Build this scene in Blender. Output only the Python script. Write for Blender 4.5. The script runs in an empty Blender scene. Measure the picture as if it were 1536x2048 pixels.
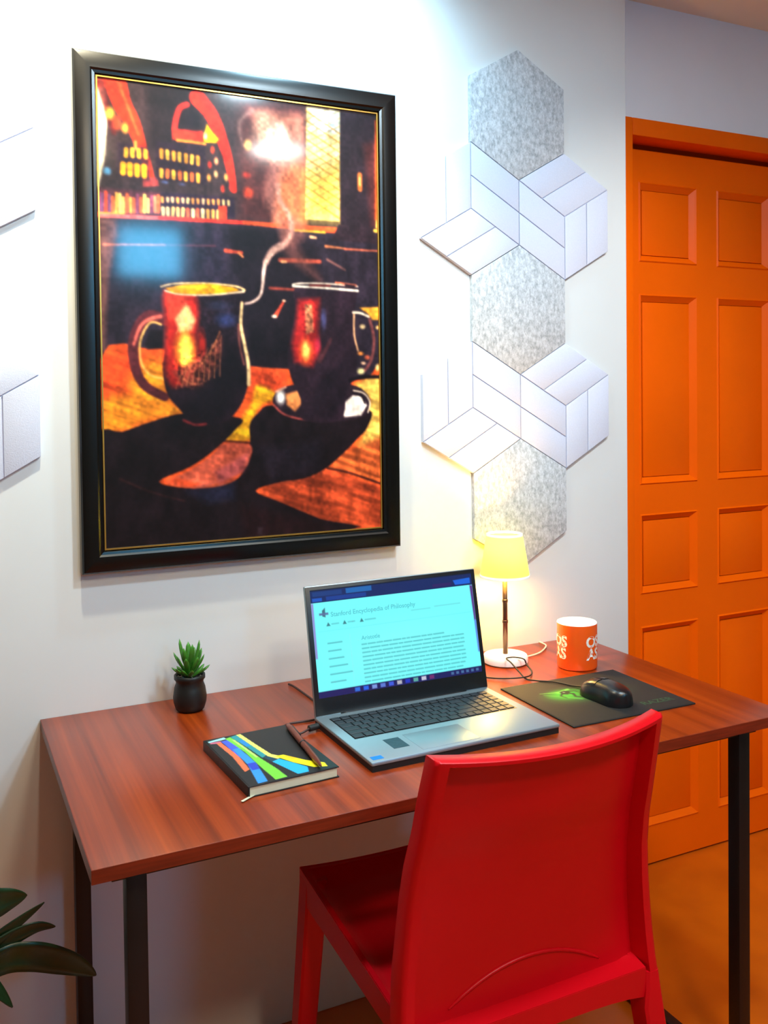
import bpy, bmesh, math, random
import numpy as np
from mathutils import Vector, Matrix
random.seed(7)
S = bpy.context.scene
COL = S.collection

# ------------------------------------------------------------------ camera
cd = bpy.data.cameras.new('camera'); cam = bpy.data.objects.new('camera', cd); COL.objects.link(cam)
r_ = Vector((0.9003, -0.4351, -0.0121)); u_ = Vector((0.0219, 0.0176, 0.9996)); f_ = Vector((0.4347, 0.9002, -0.0253))
R = Matrix((r_, u_, -f_)).transposed().to_4x4()
cam.matrix_world = Matrix.Translation((-1.2038, -1.7604, 1.2810)) @ R
cd.sensor_fit = 'VERTICAL'; cd.sensor_height = 36.0; cd.lens = 32.402
cd.shift_x = 0.00467; cd.shift_y = -0.09004
cd.clip_start = 0.05; cd.clip_end = 50
S.camera = cam

# ------------------------------------------------------------------ world and exposure
S.view_settings.view_transform = 'Standard'; S.view_settings.look = 'None'
S.view_settings.exposure = 0.0; S.view_settings.gamma = 1.0
S.view_settings.use_curve_mapping = False
w = bpy.data.worlds.new('world'); S.world = w; w.use_nodes = True
w.node_tree.nodes['Background'].inputs[0].default_value = (0.5, 0.62, 0.8, 1)
w.node_tree.nodes['Background'].inputs[1].default_value = 0.25

def area(name, loc, target, size, power, color, shape='DISK', spread=180):
    l = bpy.data.lights.new(name, 'AREA'); l.shape = shape; l.size = size; l.energy = power; l.color = color
    l.spread = math.radians(spread)
    o = bpy.data.objects.new(name, l); COL.objects.link(o); o.location = loc
    o.rotation_euler = (Vector(target) - Vector(loc)).to_track_quat('-Z', 'Y').to_euler()
    return o
def spot(name, loc, target, power, color, ang, blend=1.0, size=0.03):
    l = bpy.data.lights.new(name, 'SPOT'); l.energy = power; l.color = color
    l.spot_size = math.radians(ang); l.spot_blend = blend; l.shadow_soft_size = size
    o = bpy.data.objects.new(name, l); COL.objects.link(o); o.location = loc
    o.rotation_euler = (Vector(target) - Vector(loc)).to_track_quat('-Z', 'Y').to_euler()
    return o
COOL = (0.90, 0.96, 1.0); WARM = (1.0, 0.91, 0.66)
area('panel_light_rear', (0.06, -1.80, 2.272), (0.06, -1.80, 0), 0.22, 11, (1.0, 0.98, 0.93))
area('panel_light_warm', (-0.70, -2.10, 2.272), (-0.70, -2.10, 0), 0.24, 16, (1.0, 0.84, 0.60))
area('panel_light_front', (-0.29, -1.12, 2.272), (-0.29, -1.12, 0), 0.16, 23, (0.66, 0.88, 1.0))
spot('wall_spot_light_left', (-0.98, -0.42, 2.25), (-1.04, 0.0, 1.60), 66, WARM, 130)
spot('wall_spot_light_middle', (-0.47, -0.30, 2.25), (-0.50, 0.0, 1.9), 38, (0.46, 0.80, 1.0), 130)
spot('wall_spot_light_right', (-0.34, -0.55, 2.25), (-0.32, 0.0, 1.46), 34, WARM, 44)
spot('added_fill_spot_by_door', (0.25, -0.90, 2.25), (0.46, 0.12, 0.95), 38, (1.0, 0.94, 0.84), 74)  # extra lamp added to brighten the door and the wall beside it

# ------------------------------------------------------------------ helpers
def lin(c):
    return tuple(((v / 255) / 12.92 if v / 255 <= 0.04045 else ((v / 255 + 0.055) / 1.055) ** 2.4) for v in c)

def newmat(name):
    m = bpy.data.materials.new(name); m.use_nodes = True
    nt = m.node_tree; b = nt.nodes['Principled BSDF']
    return m, nt, b
def N(nt, t, **kw):
    n = nt.nodes.new(t)
    for k, v in kw.items():
        if k in n.inputs: n.inputs[k].default_value = v
        else: setattr(n, k, v)
    return n
def mat(name, rgb, rough=0.5, metal=0.0, var=0.0, vscale=20, bump=0.0, bscale=60, stretch=(1, 1, 1), coat=0.0, spec=0.5, emit=None, estr=0.0):
    """plain procedural material: colour (sRGB 0-255) with slight noise variation and bump"""
    m, nt, b = newmat(name)
    b.inputs['Roughness'].default_value = rough; b.inputs['Metallic'].default_value = metal
    b.inputs['Coat Weight'].default_value = coat; b.inputs['Coat Roughness'].default_value = 0.08
    b.inputs['Specular IOR Level'].default_value = spec
    c = lin(rgb)
    tc = N(nt, 'ShaderNodeTexCoord'); mp = N(nt, 'ShaderNodeMapping'); mp.inputs['Scale'].default_value = stretch
    nt.links.new(tc.outputs['Object'], mp.inputs['Vector'])
    no = N(nt, 'ShaderNodeTexNoise', Scale=vscale, Detail=4.0); nt.links.new(mp.outputs[0], no.inputs['Vector'])
    rp = N(nt, 'ShaderNodeValToRGB')
    rp.color_ramp.elements[0].position = 0.3; rp.color_ramp.elements[1].position = 0.7
    rp.color_ramp.elements[0].color = tuple(max(0, v * (1 - var)) for v in c) + (1,)
    rp.color_ramp.elements[1].color = tuple(min(1, v * (1 + var)) for v in c) + (1,)
    nt.links.new(no.outputs['Fac'], rp.inputs['Fac']); nt.links.new(rp.outputs[0], b.inputs['Base Color'])
    if bump > 0:
        nb = N(nt, 'ShaderNodeTexNoise', Scale=bscale, Detail=3.0); nt.links.new(mp.outputs[0], nb.inputs['Vector'])
        bp = N(nt, 'ShaderNodeBump', Strength=bump, Distance=0.002)
        nt.links.new(nb.outputs['Fac'], bp.inputs['Height']); nt.links.new(bp.outputs[0], b.inputs['Normal'])
    if emit:
        b.inputs['Emission Color'].default_value = lin(emit) + (1,); b.inputs['Emission Strength'].default_value = estr
    return m

def tag(o, label=None, cat=None, group=None, kind=None):
    if label: o['label'] = label
    if cat: o['category'] = cat
    if group: o['group'] = group
    if kind: o['kind'] = kind
    return o
def empty(name, loc=(0, 0, 0), rz=0.0):
    o = bpy.data.objects.new(name, None); COL.objects.link(o); o.location = loc; o.rotation_euler = (0, 0, rz)
    o.empty_display_size = 0.05
    return o
def link(name, me, m, parent=None, loc=None, smooth=False):
    o = bpy.data.objects.new(name, me); COL.objects.link(o)
    if m is not None and len(me.materials) == 0: me.materials.append(m)
    if parent is not None: o.parent = parent
    if loc is not None: o.location = loc
    if smooth:
        for p in me.polygons: p.use_smooth = True
    return o
def obj(name, bm, m, parent=None, smooth=False, loc=None, auto=None):
    me = bpy.data.meshes.new(name); bmesh.ops.recalc_face_normals(bm, faces=bm.faces[:]); bm.to_mesh(me); bm.free()
    o = link(name, me, m, parent, loc)
    if smooth or auto:
        for p in me.polygons: p.use_smooth = True
        if auto: me.set_sharp_from_angle(angle=math.radians(auto))
    return o
def box(bm, x0, x1, y0, y1, z0, z1, bev=0.0, seg=2):
    vs = [bm.verts.new(p) for p in ((x0,y0,z0),(x1,y0,z0),(x1,y1,z0),(x0,y1,z0),(x0,y0,z1),(x1,y0,z1),(x1,y1,z1),(x0,y1,z1))]
    fs = [bm.faces.new([vs[i] for i in f]) for f in ((3,2,1,0),(4,5,6,7),(0,1,5,4),(1,2,6,5),(2,3,7,6),(3,0,4,7))]
    if bev > 0:
        es = list({e for f in fs for e in f.edges})
        bmesh.ops.bevel(bm, geom=es, offset=bev, segments=seg, affect='EDGES', profile=0.5)
def mbox(name, dims, m, parent=None, bev=0.0, seg=2, auto=40):
    bm = bmesh.new(); box(bm, *dims, bev=bev, seg=seg)
    return obj(name, bm, m, parent, auto=auto if bev else None)
def lathe(bm, prof, n=48, c=(0, 0, 0), cap0=True, cap1=True):
    """prof: list of (radius, z)"""
    rings = []
    for r, z in prof:
        rings.append([bm.verts.new((c[0] + r * math.cos(2*math.pi*i/n), c[1] + r * math.sin(2*math.pi*i/n), c[2] + z)) for i in range(n)])
    for a, b in zip(rings, rings[1:]):
        for i in range(n): bm.faces.new((a[i], a[(i+1) % n], b[(i+1) % n], b[i]))
    if cap0: bm.faces.new(rings[0][::-1])
    if cap1: bm.faces.new(rings[-1])
def tube(bm, pts, rad, n=10, cap=True):
    """pts smoothed with Catmull-Rom; rad number or list"""
    P = [Vector(p) for p in pts]
    rr = rad if isinstance(rad, (list, tuple)) else [rad] * len(P)
    out, ro = [], []
    for i in range(len(P) - 1):
        p0, p1, p2, p3 = P[max(i-1, 0)], P[i], P[i+1], P[min(i+2, len(P)-1)]
        k = 6
        for j in range(k):
            t = j / k
            out.append(0.5 * ((2*p1) + (p2-p0)*t + (2*p0-5*p1+4*p2-p3)*t*t + (3*p1-p0-3*p2+p3)*t**3)); ro.append(rr[i]*(1-t)+rr[i+1]*t)
    out.append(P[-1]); ro.append(rr[-1])
    rings = []; prev = None
    for i, p in enumerate(out):
        d = (out[min(i+1, len(out)-1)] - out[max(i-1, 0)]).normalized()
        a = prev if prev else (Vector((0,0,1)) if abs(d.z) < 0.9 else Vector((1,0,0)))
        x = (a - d * a.dot(d)).normalized(); y = d.cross(x); prev = x
        rings.append([bm.verts.new(p + (x*math.cos(2*math.pi*k/n) + y*math.sin(2*math.pi*k/n)) * ro[i]) for k in range(n)])
    for a, b in zip(rings, rings[1:]):
        for i in range(n): bm.faces.new((a[i], a[(i+1) % n], b[(i+1) % n], b[i]))
    if cap: bm.faces.new(rings[0][::-1]); bm.faces.new(rings[-1])
def prism(bm, pts2, y0, y1, bev=0.0, axis='y'):
    """polygon in (x,z) extruded from y0 (front) to y1 (back)"""
    f = (lambda p, t: (p[0], t, p[1])) if axis == 'y' else (lambda p, t: (p[0], p[1], t))
    a = [bm.verts.new(f(p, y0)) for p in pts2]; b = [bm.verts.new(f(p, y1)) for p in pts2]
    n = len(pts2); fa = bm.faces.new(a); bm.faces.new(b[::-1])
    for i in range(n): bm.faces.new((a[i], b[i], b[(i+1) % n], a[(i+1) % n]))
    if bev > 0: bmesh.ops.bevel(bm, geom=list(fa.edges), offset=bev, segments=2, affect='EDGES', profile=0.5)
def text_mesh(name, body, size, m, parent, mw, depth=0.0002, bold=0.0, align='LEFT', post=None):
    """lettering as thin real geometry, placed by matrix mw in the parent's space"""
    cu = bpy.data.curves.new(name, 'FONT'); cu.body = body; cu.size = size; cu.extrude = depth; cu.offset = bold
    cu.align_x = align; cu.resolution_u = 3
    t = bpy.data.objects.new(name, cu)
    me = bpy.data.meshes.new_from_object(t); bpy.data.objects.remove(t); bpy.data.curves.remove(cu)
    me.transform(mw)
    if post:
        for v in me.vertices: v.co = post(v.co)
    me.materials.clear(); me.materials.append(m)
    o = bpy.data.objects.new(name, me); COL.objects.link(o); o.parent = parent
    return o

# ---- flat print: shapes rasterised onto a fine mesh as vertex colours (ink, plus painted reflections in ART)
def inside_dist(X, Y, pts):
    P = np.array(pts, float); n = len(P); d2 = np.full(X.shape, 1e18); s = np.ones(X.shape)
    for i in range(n):
        a, b = P[i], P[i-1]; ex, ey = b[0]-a[0], b[1]-a[1]; wx, wy = X-a[0], Y-a[1]
        t = np.clip((wx*ex+wy*ey)/max(ex*ex+ey*ey, 1e-9), 0, 1); d2 = np.minimum(d2, (wx-ex*t)**2+(wy-ey*t)**2)
        c1, c2, c3 = Y >= a[1], Y < b[1], ex*wy > ey*wx
        s = np.where((c1 & c2 & c3) | (~c1 & ~c2 & ~c3), -s, s)
    return s*np.sqrt(d2)
def line_dist(X, Y, pts):
    P = np.array(pts, float); L = [0]
    for i in range(1, len(P)): L.append(L[-1]+math.hypot(*(P[i]-P[i-1])))
    d = np.full(X.shape, 1e9); tt = np.zeros(X.shape)
    for i in range(1, len(P)):
        a, b = P[i-1], P[i]; ex, ey = b-a; t = np.clip(((X-a[0])*ex+(Y-a[1])*ey)/max(ex*ex+ey*ey, 1e-9), 0, 1)
        q = np.hypot(X-a[0]-ex*t, Y-a[1]-ey*t); k = q < d; d = np.where(k, q, d); tt = np.where(k, (L[i-1]+t*(L[i]-L[i-1]))/max(L[-1], 1e-9), tt)
    return d, tt
def smooth_pts(P, closed):
    n = len(P); out = []
    g = (lambda i: P[i % n]) if closed else (lambda i: P[min(max(i, 0), n-1)])
    for i in range(n if closed else n-1):
        p0, p1, p2, p3 = (np.array(g(i+k), float) for k in (-1, 0, 1, 2))
        for j in range(4):
            t = j/4; out.append(tuple(0.5*((2*p1)+(p2-p0)*t+(2*p0-5*p1+4*p2-p3)*t*t+(3*p1-p0-3*p2+p3)*t**3)))
    if not closed: out.append(tuple(P[-1]))
    return out
def vnoise(X, Y, rng):
    xi, yi = np.floor(X).astype(int), np.floor(Y).astype(int); fx, fy = X-xi, Y-yi; fx = fx*fx*(3-2*fx); fy = fy*fy*(3-2*fy)
    g = rng.random((256, 256)); q = lambda a, b: g[a % 256, b % 256]
    return (q(xi, yi)*(1-fx)+q(xi+1, yi)*fx)*(1-fy)+(q(xi, yi+1)*(1-fx)+q(xi+1, yi+1)*fx)*fy
def paint(W, H, nx, ny, prims, base, soft_curves=False):
    rng = np.random.default_rng(5)
    xs = np.linspace(0, W, nx); ys = np.linspace(0, H, ny); XX, YY = np.meshgrid(xs, ys)
    img = np.zeros((ny, nx, 3)); img[:] = base
    for q in prims:
        k = q[0]
        if k == 'B':
            _, c, a, cx, cy, rx, ry, rot = q; bb = (cx-2*rx, cx+2*rx, cy-2*ry, cy+2*ry)
        else:
            pts = q[-1]
            if soft_curves and k == 'L' and len(pts) > 2: pts = smooth_pts(pts, False)
            if soft_curves and k == 'P' and len(pts) >= 9: pts = smooth_pts(pts, True)
            pad = 3*(q[3] if k == 'P' else (max(q[4], q[5])+q[3] if k == 'L' else 1))+1
            bb = (min(p[0] for p in pts)-pad, max(p[0] for p in pts)+pad, min(p[1] for p in pts)-pad, max(p[1] for p in pts)+pad)
        i0, i1 = np.searchsorted(xs, bb[0]), np.searchsorted(xs, bb[1]); j0, j1 = np.searchsorted(ys, bb[2]), np.searchsorted(ys, bb[3])
        if i1 <= i0 or j1 <= j0: continue
        X, Y = XX[j0:j1, i0:i1], YY[j0:j1, i0:i1]; sub = img[j0:j1, i0:i1]
        if k == 'P': al = q[2]*np.clip(0.5-inside_dist(X, Y, pts)/q[3]/1.4, 0, 1)
        elif k == 'L':
            d, t = line_dist(X, Y, pts); wd = (q[4]*(1-t)+q[5]*t)/2; al = q[2]*np.clip(0.5-(d-wd)/q[3]/1.4, 0, 1)
        elif k == 'B':
            al = q[2]*np.clip(1.5-1.5*(((X-cx)/rx)**2+((Y-cy)/ry)**2)**0.5*0.9, 0, 1); al = np.minimum(al, q[2])
        elif k == 'N':
            m_ = np.clip(0.5-inside_dist(X, Y, pts)/4, 0, 1)
            ang = math.radians(20 if q[3] < 0.5 else 0)
            Xr, Yr = X*math.cos(ang)+Y*math.sin(ang), -X*math.sin(ang)+Y*math.cos(ang)
            n = vnoise(Xr/q[2]*q[3], Yr/q[2]*q[4], rng)*0.65+vnoise(Xr/q[2]*2.3*q[3], Yr/q[2]*2.3*q[4], rng)*0.35
            sub *= (1+q[1]*m_*(n-0.5)*2)[..., None]; continue
        sub[:] = sub*(1-al[..., None])+np.array(q[1], float)*al[..., None]
    return np.clip(img, 0, 255)
def print_mesh(name, W, H, nx, ny, img, to3d):
    """grid mesh W x H (metres) whose point colours are the print; to3d(u,v) -> xyz with v downward"""
    u = np.linspace(0, W, nx); v = np.linspace(0, H, ny); U, V = np.meshgrid(u, v)
    co = np.stack(to3d(U.ravel(), V.ravel()), -1).astype(np.float32)
    I = np.arange(nx*ny).reshape(ny, nx); F = np.stack([I[:-1, :-1], I[1:, :-1], I[1:, 1:], I[:-1, 1:]], -1).reshape(-1, 4).astype(np.int32)
    me = bpy.data.meshes.new(name); me.vertices.add(nx*ny); me.vertices.foreach_set('co', co.ravel())
    me.loops.add(F.size); me.loops.foreach_set('vertex_index', F.ravel()); me.polygons.add(len(F))
    me.polygons.foreach_set('loop_start', np.arange(0, F.size, 4, dtype=np.int32)); me.update(calc_edges=True)
    s = img/255.0; L = np.where(s <= 0.04045, s/12.92, ((s+0.055)/1.055)**2.4)
    ca = me.color_attributes.new('ink', 'FLOAT_COLOR', 'POINT')
    ca.data.foreach_set('color', np.concatenate([L.reshape(-1, 3), np.ones((nx*ny, 1))], 1).astype(np.float32).ravel())
    return me
def print_mat(name, rough=0.3, coat=0.0, gain=1.0, emit=0.0, spec=0.5, coatr=0.05):
    m, nt, b = newmat(name); a = N(nt, 'ShaderNodeVertexColor', layer_name='ink')
    mx = N(nt, 'ShaderNodeVectorMath', operation='SCALE'); mx.inputs['Scale'].default_value = gain
    nt.links.new(a.outputs['Color'], mx.inputs[0])
    b.inputs['Roughness'].default_value = rough; b.inputs['Coat Weight'].default_value = coat; b.inputs['Coat Roughness'].default_value = coatr
    b.inputs['Specular IOR Level'].default_value = spec
    if emit > 0:
        b.inputs['Base Color'].default_value = (0.01, 0.01, 0.012, 1)
        nt.links.new(mx.outputs[0], b.inputs['Emission Color']); b.inputs['Emission Strength'].default_value = emit
    else: nt.links.new(mx.outputs[0], b.inputs['Base Color'])
    return m
# ---- artwork of the framed print, in millimetres on the print (polygons, strokes, soft spots, grain, some painted reflections)
ART = [
('P',(60,48,48),1,2,[(1,-7),(588,-13),(587,253),(-4,264)]),
('P',(34,28,30),1,14,[(91,-2),(194,-2),(178,104),(97,127)]),
('P',(92,50,46),1,20,[(273,12),(408,4),(405,245),(269,244)]),
('P',(232,130,84),1,12,[(354,120),(409,114),(407,249),(336,254)]),
('P',(190,120,96),1,16,[(298,28),(408,24),(409,124),(333,132)]),
('B',(255,235,205),0.95,350,85,30,44,0),  # pale smoky glow with the ceiling lamp's reflection painted in
('B',(250,200,165),0.6,323,74,34,56,0),  # peach halo around the painted lamp reflection
('B',(255,210,120),1,288,97,10,13,0),
('B',(225,80,48),1,287,190,13,13,0),
('B',(190,60,45),0.9,284,156,10,8,0),
('L',(150,120,110),0.6,5,10,4,[(298,28),(272,55),(277,98)]),
('P',(250,240,205),1,4,[(2,21),(16,16),(20,80),(16,144),(4,202),(-1,204)]),
('P',(235,90,60),0.9,5,[(2,1),(20,3),(16,23),(2,19)]),
('L',(236,64,34),1,3,44,10,[(33,-3),(47,45),(64,75),(79,115),(91,151),(100,180)]),
('L',(255,120,60),0.7,3,7,3,[(41,5),(59,53),(76,100)]),
('L',(250,58,36),1,3,32,12,[(190,19),(217,49),(238,98),(251,144),(258,187)]),
('L',(110,34,34),0.8,4,16,8,[(9,14),(21,58),(32,102)]),
('P',(160,70,66),1,2,[(83,179),(111,176),(113,192),(83,197)]),
('B',(250,210,80),1,26,67,10,14,0),
('B',(250,170,70),1,52,91,8,12,0),
('B',(230,90,50),0.8,38,83,10,18,0),
('L',(214,54,44),1,3,10,10,[(169,33),(155,42),(147,65),(145,86),(156,94),(177,94),(197,90)]),
('P',(225,60,40),1,4,[(140,83),(198,80),(200,101),(140,102)]),
('B',(28,22,28),1,180,62,22,24,0),
('L',(250,150,60),1,2,5,5,[(149,103),(175,103),(202,104)]),
('P',(255,205,20),1,3,[(207,66),(216,78),(230,92),(224,100),(200,101),(201,86)]),
('B',(255,245,190),0.9,204,89,5,9,0),
('B',(110,190,235),1,19,173,9,9,0),
('P',(52,36,54),0.8,5,[(39,119),(96,122),(96,184),(38,180)]),
('P',(46,32,46),0.9,4,[(109,109),(202,108),(203,182),(108,180)]),
('L',(250,190,60),1,2,8,8,[(54,130),(53,142)]),
('L',(250,190,60),1,2,8,8,[(65,129),(65,141)]),
('L',(250,190,60),1,2,8,8,[(77,129),(77,141)]),
('L',(250,190,60),1,2,8,8,[(89,129),(89,141)]),
('L',(240,150,70),1,2,6,6,[(71,115),(71,126)]),
('L',(250,180,40),1,2,11,10,[(48,158),(47,174)]),
('L',(250,180,40),1,2,11,10,[(60,158),(60,175)]),
('L',(250,180,40),1,2,11,10,[(73,159),(73,175)]),
('L',(250,180,40),1,2,11,10,[(86,159),(86,176)]),
('L',(245,170,60),1,2,8,7,[(119,125),(119,138)]),
('L',(250,200,80),1,2,8,7,[(130,126),(130,139)]),
('L',(245,170,60),1,2,8,7,[(142,127),(142,140)]),
('L',(250,200,80),1,2,8,7,[(153,128),(153,141)]),
('L',(245,170,60),1,2,8,7,[(165,129),(165,142)]),
('L',(250,200,80),1,2,8,7,[(177,130),(176,143)]),
('L',(245,170,60),1,2,8,7,[(188,131),(188,144)]),
('L',(250,190,70),1,2,8,7,[(118,162),(118,174)]),
('L',(235,120,60),1,2,8,7,[(130,162),(129,174)]),
('L',(250,190,70),1,2,8,7,[(141,163),(141,175)]),
('L',(235,120,60),1,2,8,7,[(153,163),(153,175)]),
('L',(250,190,70),1,2,8,7,[(164,164),(164,176)]),
('L',(235,120,60),1,2,8,7,[(176,164),(176,176)]),
('L',(250,190,70),1,2,8,7,[(188,164),(188,177)]),
('B',(225,80,50),1,217,114,5,9,0),
('B',(250,170,120),1,224,135,5,9,0),
('B',(210,60,44),1,211,143,5,9,0),
('B',(250,170,80),1,209,168,5,9,0),
('B',(240,190,130),1,223,160,5,9,0),
('B',(240,170,90),1,243,164,5,9,0),
('B',(225,70,50),1,236,187,5,9,0),
('B',(200,60,44),1,252,183,5,9,0),
('B',(90,110,160),0.8,124,184,9,4,0),
('B',(80,90,130),0.7,157,185,9,4,0),
('P',(90,52,60),1,4,[(-1,205),(115,204),(116,248),(-2,255)]),
('L',(150,80,110),1,2,6,6,[(4,214),(3,249)]),
('L',(120,80,120),1,2,6,6,[(10,216),(9,249)]),
('L',(230,90,60),1,2,6,6,[(16,212),(15,248)]),
('L',(120,80,120),1,2,6,6,[(22,217),(22,248)]),
('L',(240,120,70),1,2,6,6,[(28,220),(28,247)]),
('L',(250,190,90),1,2,6,6,[(35,213),(34,247)]),
('L',(250,230,130),1,2,6,6,[(41,214),(41,246)]),
('L',(250,215,120),1,2,6,6,[(47,220),(47,246)]),
('L',(240,120,70),1,2,6,6,[(54,213),(53,245)]),
('L',(250,190,90),1,2,6,6,[(60,220),(60,245)]),
('L',(240,120,70),1,2,6,6,[(66,220),(66,244)]),
('L',(150,80,110),1,2,6,6,[(73,213),(72,244)]),
('L',(240,120,70),1,2,6,6,[(79,218),(79,243)]),
('L',(250,230,130),1,2,6,6,[(86,212),(85,243)]),
('L',(250,230,130),1,2,6,6,[(92,219),(92,242)]),
('L',(150,80,110),1,2,6,6,[(99,213),(98,242)]),
('L',(245,150,110),1,2,6,6,[(105,214),(105,241)]),
('L',(240,120,70),1,2,6,6,[(112,211),(111,241)]),
('P',(48,34,52),1,4,[(117,204),(258,202),(259,241),(116,248)]),
('L',(240,170,90),1,2,6,5,[(119,214),(119,221)]),
('L',(235,200,150),1,2,6,5,[(129,214),(129,220)]),
('L',(235,200,150),1,2,6,5,[(138,213),(138,220)]),
('L',(240,170,90),1,2,6,5,[(148,213),(148,220)]),
('L',(235,200,150),1,2,6,5,[(158,213),(158,219)]),
('L',(250,220,150),1,2,6,5,[(168,212),(167,219)]),
('L',(240,170,90),1,2,6,5,[(177,212),(177,219)]),
('L',(240,170,90),1,2,6,5,[(187,212),(187,218)]),
('L',(235,200,150),1,2,6,5,[(197,211),(197,218)]),
('L',(240,170,90),1,2,6,5,[(207,211),(207,218)]),
('L',(240,170,90),1,2,6,5,[(217,211),(217,217)]),
('L',(240,170,90),1,2,6,5,[(227,210),(227,217)]),
('L',(250,220,150),1,2,6,5,[(237,210),(237,217)]),
('L',(250,220,150),1,2,6,5,[(247,210),(247,217)]),
('L',(250,225,160),1,2,7,6,[(120,233),(120,246)]),
('L',(250,225,160),1,2,7,6,[(129,233),(129,246)]),
('L',(250,200,120),1,2,7,6,[(139,232),(138,246)]),
('L',(250,200,120),1,2,7,6,[(148,232),(148,245)]),
('L',(250,200,120),1,2,7,6,[(158,232),(157,245)]),
('L',(225,110,70),1,2,7,6,[(167,232),(167,245)]),
('L',(250,225,160),1,2,7,6,[(177,232),(177,245)]),
('L',(225,110,70),1,2,7,6,[(186,231),(186,245)]),
('L',(250,225,160),1,2,7,6,[(196,231),(196,245)]),
('L',(245,180,90),1,2,7,6,[(206,231),(206,245)]),
('L',(245,180,90),1,2,7,6,[(216,231),(216,244)]),
('L',(250,200,120),1,2,7,6,[(226,231),(225,244)]),
('P',(236,76,46),1,2,[(227,221),(244,219),(243,246),(226,246)]),
('P',(235,190,60),1,2,[(-2,249),(49,248),(49,253),(-2,255)]),
('P',(232,216,150),1,2,[(412,6),(485,5),(481,232),(406,233)]),
('P',(214,216,214),0.9,8,[(424,7),(483,7),(482,54),(418,55)]),
('P',(232,200,84),0.85,26,[(410,144),(482,117),(481,232),(406,233)]),
('L',(190,116,30),0.75,1,2.4,2.4,[(410,15),(484,53)]),
('L',(190,116,30),0.75,1,2.4,2.4,[(410,34),(484,72)]),
('L',(190,116,30),0.75,1,2.4,2.4,[(410,53),(484,91)]),
('L',(190,116,30),0.75,1,2.4,2.4,[(410,72),(483,111)]),
('L',(190,116,30),0.75,1,2.4,2.4,[(409,91),(483,130)]),
('L',(190,116,30),0.75,1,2.4,2.4,[(409,110),(483,149)]),
('L',(190,116,30),0.75,1,2.4,2.4,[(409,129),(483,169)]),
('L',(190,116,30),0.75,1,2.4,2.4,[(408,148),(482,188)]),
('L',(190,116,30),0.75,1,2.4,2.4,[(408,167),(482,208)]),
('L',(190,116,30),0.75,1,2.4,2.4,[(408,186),(482,227)]),
('L',(196,130,50),0.6,1,2,2,[(410,34),(485,-9)]),
('L',(196,130,50),0.6,1,2,2,[(410,49),(485,6)]),
('L',(196,130,50),0.6,1,2,2,[(410,64),(485,21)]),
('L',(196,130,50),0.6,1,2,2,[(409,79),(485,37)]),
('L',(196,130,50),0.6,1,2,2,[(409,94),(484,52)]),
('L',(196,130,50),0.6,1,2,2,[(409,109),(484,67)]),
('L',(196,130,50),0.6,1,2,2,[(409,124),(484,82)]),
('L',(196,130,50),0.6,1,2,2,[(409,139),(484,98)]),
('L',(196,130,50),0.6,1,2,2,[(408,154),(483,113)]),
('L',(196,130,50),0.6,1,2,2,[(408,169),(483,128)]),
('L',(196,130,50),0.6,1,2,2,[(408,184),(483,143)]),
('L',(196,130,50),0.6,1,2,2,[(408,199),(483,159)]),
('L',(196,130,50),0.6,1,2,2,[(407,214),(483,174)]),
('L',(196,130,50),0.6,1,2,2,[(407,229),(482,189)]),
('L',(222,160,80),0.4,1,1.5,1.5,[(434,6),(431,233)]),
('L',(222,160,80),0.4,1,1.5,1.5,[(460,6),(456,233)]),
('P',(46,36,42),1,2,[(486,7),(585,5),(582,248),(483,239)]),
('P',(100,48,44),0.8,12,[(538,70),(571,57),(568,238),(554,239)]),
('L',(240,130,60),1,3,10,10,[(528,133),(528,162)]),
('L',(255,190,110),1,2,5,5,[(528,139),(528,152)]),
('P',(250,190,90),1,2,[(569,28),(580,29),(577,243),(563,240)]),
('P',(225,90,40),0.8,3,[(564,16),(570,15),(567,223),(561,223)]),
('P',(48,42,52),1,2,[(-3,264),(133,254),(290,250),(394,257),(584,257),(580,557),(-8,555)]),
('P',(30,26,32),0.9,12,[(244,256),(394,260),(437,293),(433,536),(285,536),(267,361)]),
('P',(134,92,80),0.8,8,[(0,260),(33,260),(36,289),(17,372),(9,500),(-3,500)]),  # warm lamp haze at the left edge, painted as a brown stripe
('P',(52,48,66),0.7,20,[(123,264),(239,261),(247,401),(111,405)]),
('L',(244,120,110),1,2,8,7,[(-2,255),(123,252)]),
('L',(240,62,44),1,2,7,7,[(114,252),(290,249)]),
('L',(240,100,50),1,2,8,12,[(279,249),(394,251),(487,251)]),
('L',(250,200,60),1,2,4,4,[(383,257),(448,257)]),
('P',(50,38,44),1,2,[(479,239),(582,243),(582,274),(463,271)]),
('L',(250,200,80),1,2,7,7,[(561,246),(582,247)]),
('L',(232,140,110),0.8,2,4,4,[(10,308),(122,302)]),
('L',(150,80,90),0.6,2,3,3,[(122,302),(219,298)]),
('L',(214,88,60),1,2,8,6,[(240,306),(272,308)]),
('L',(244,150,90),1,2,5,4,[(266,309),(274,316)]),
('L',(230,140,90),1,2,6,3,[(450,285),(492,287)]),
('L',(236,120,80),0.9,2,4,3,[(492,288),(579,288)]),
('L',(226,100,70),0.8,3,9,8,[(351,318),(436,317)]),
('L',(250,180,120),1,2,6,5,[(355,321),(363,321)]),
('L',(250,190,140),1,2,6,5,[(417,268),(428,269)]),
('L',(200,130,110),0.7,3,5,3,[(453,312),(492,331)]),
('L',(180,80,60),0.9,3,5,5,[(329,375),(381,376)]),
('L',(190,130,112),0.55,12,22,34,[(367,277),(352,238),(334,200),(340,160),(364,119)]),
('L',(160,100,86),0.5,14,8,50,[(436,354),(393,315),(372,287),(383,256)]),
('L',(216,160,140),0.8,5,12,10,[(335,304),(362,285),(376,259),(371,227),(352,199),(349,171)]),
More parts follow.
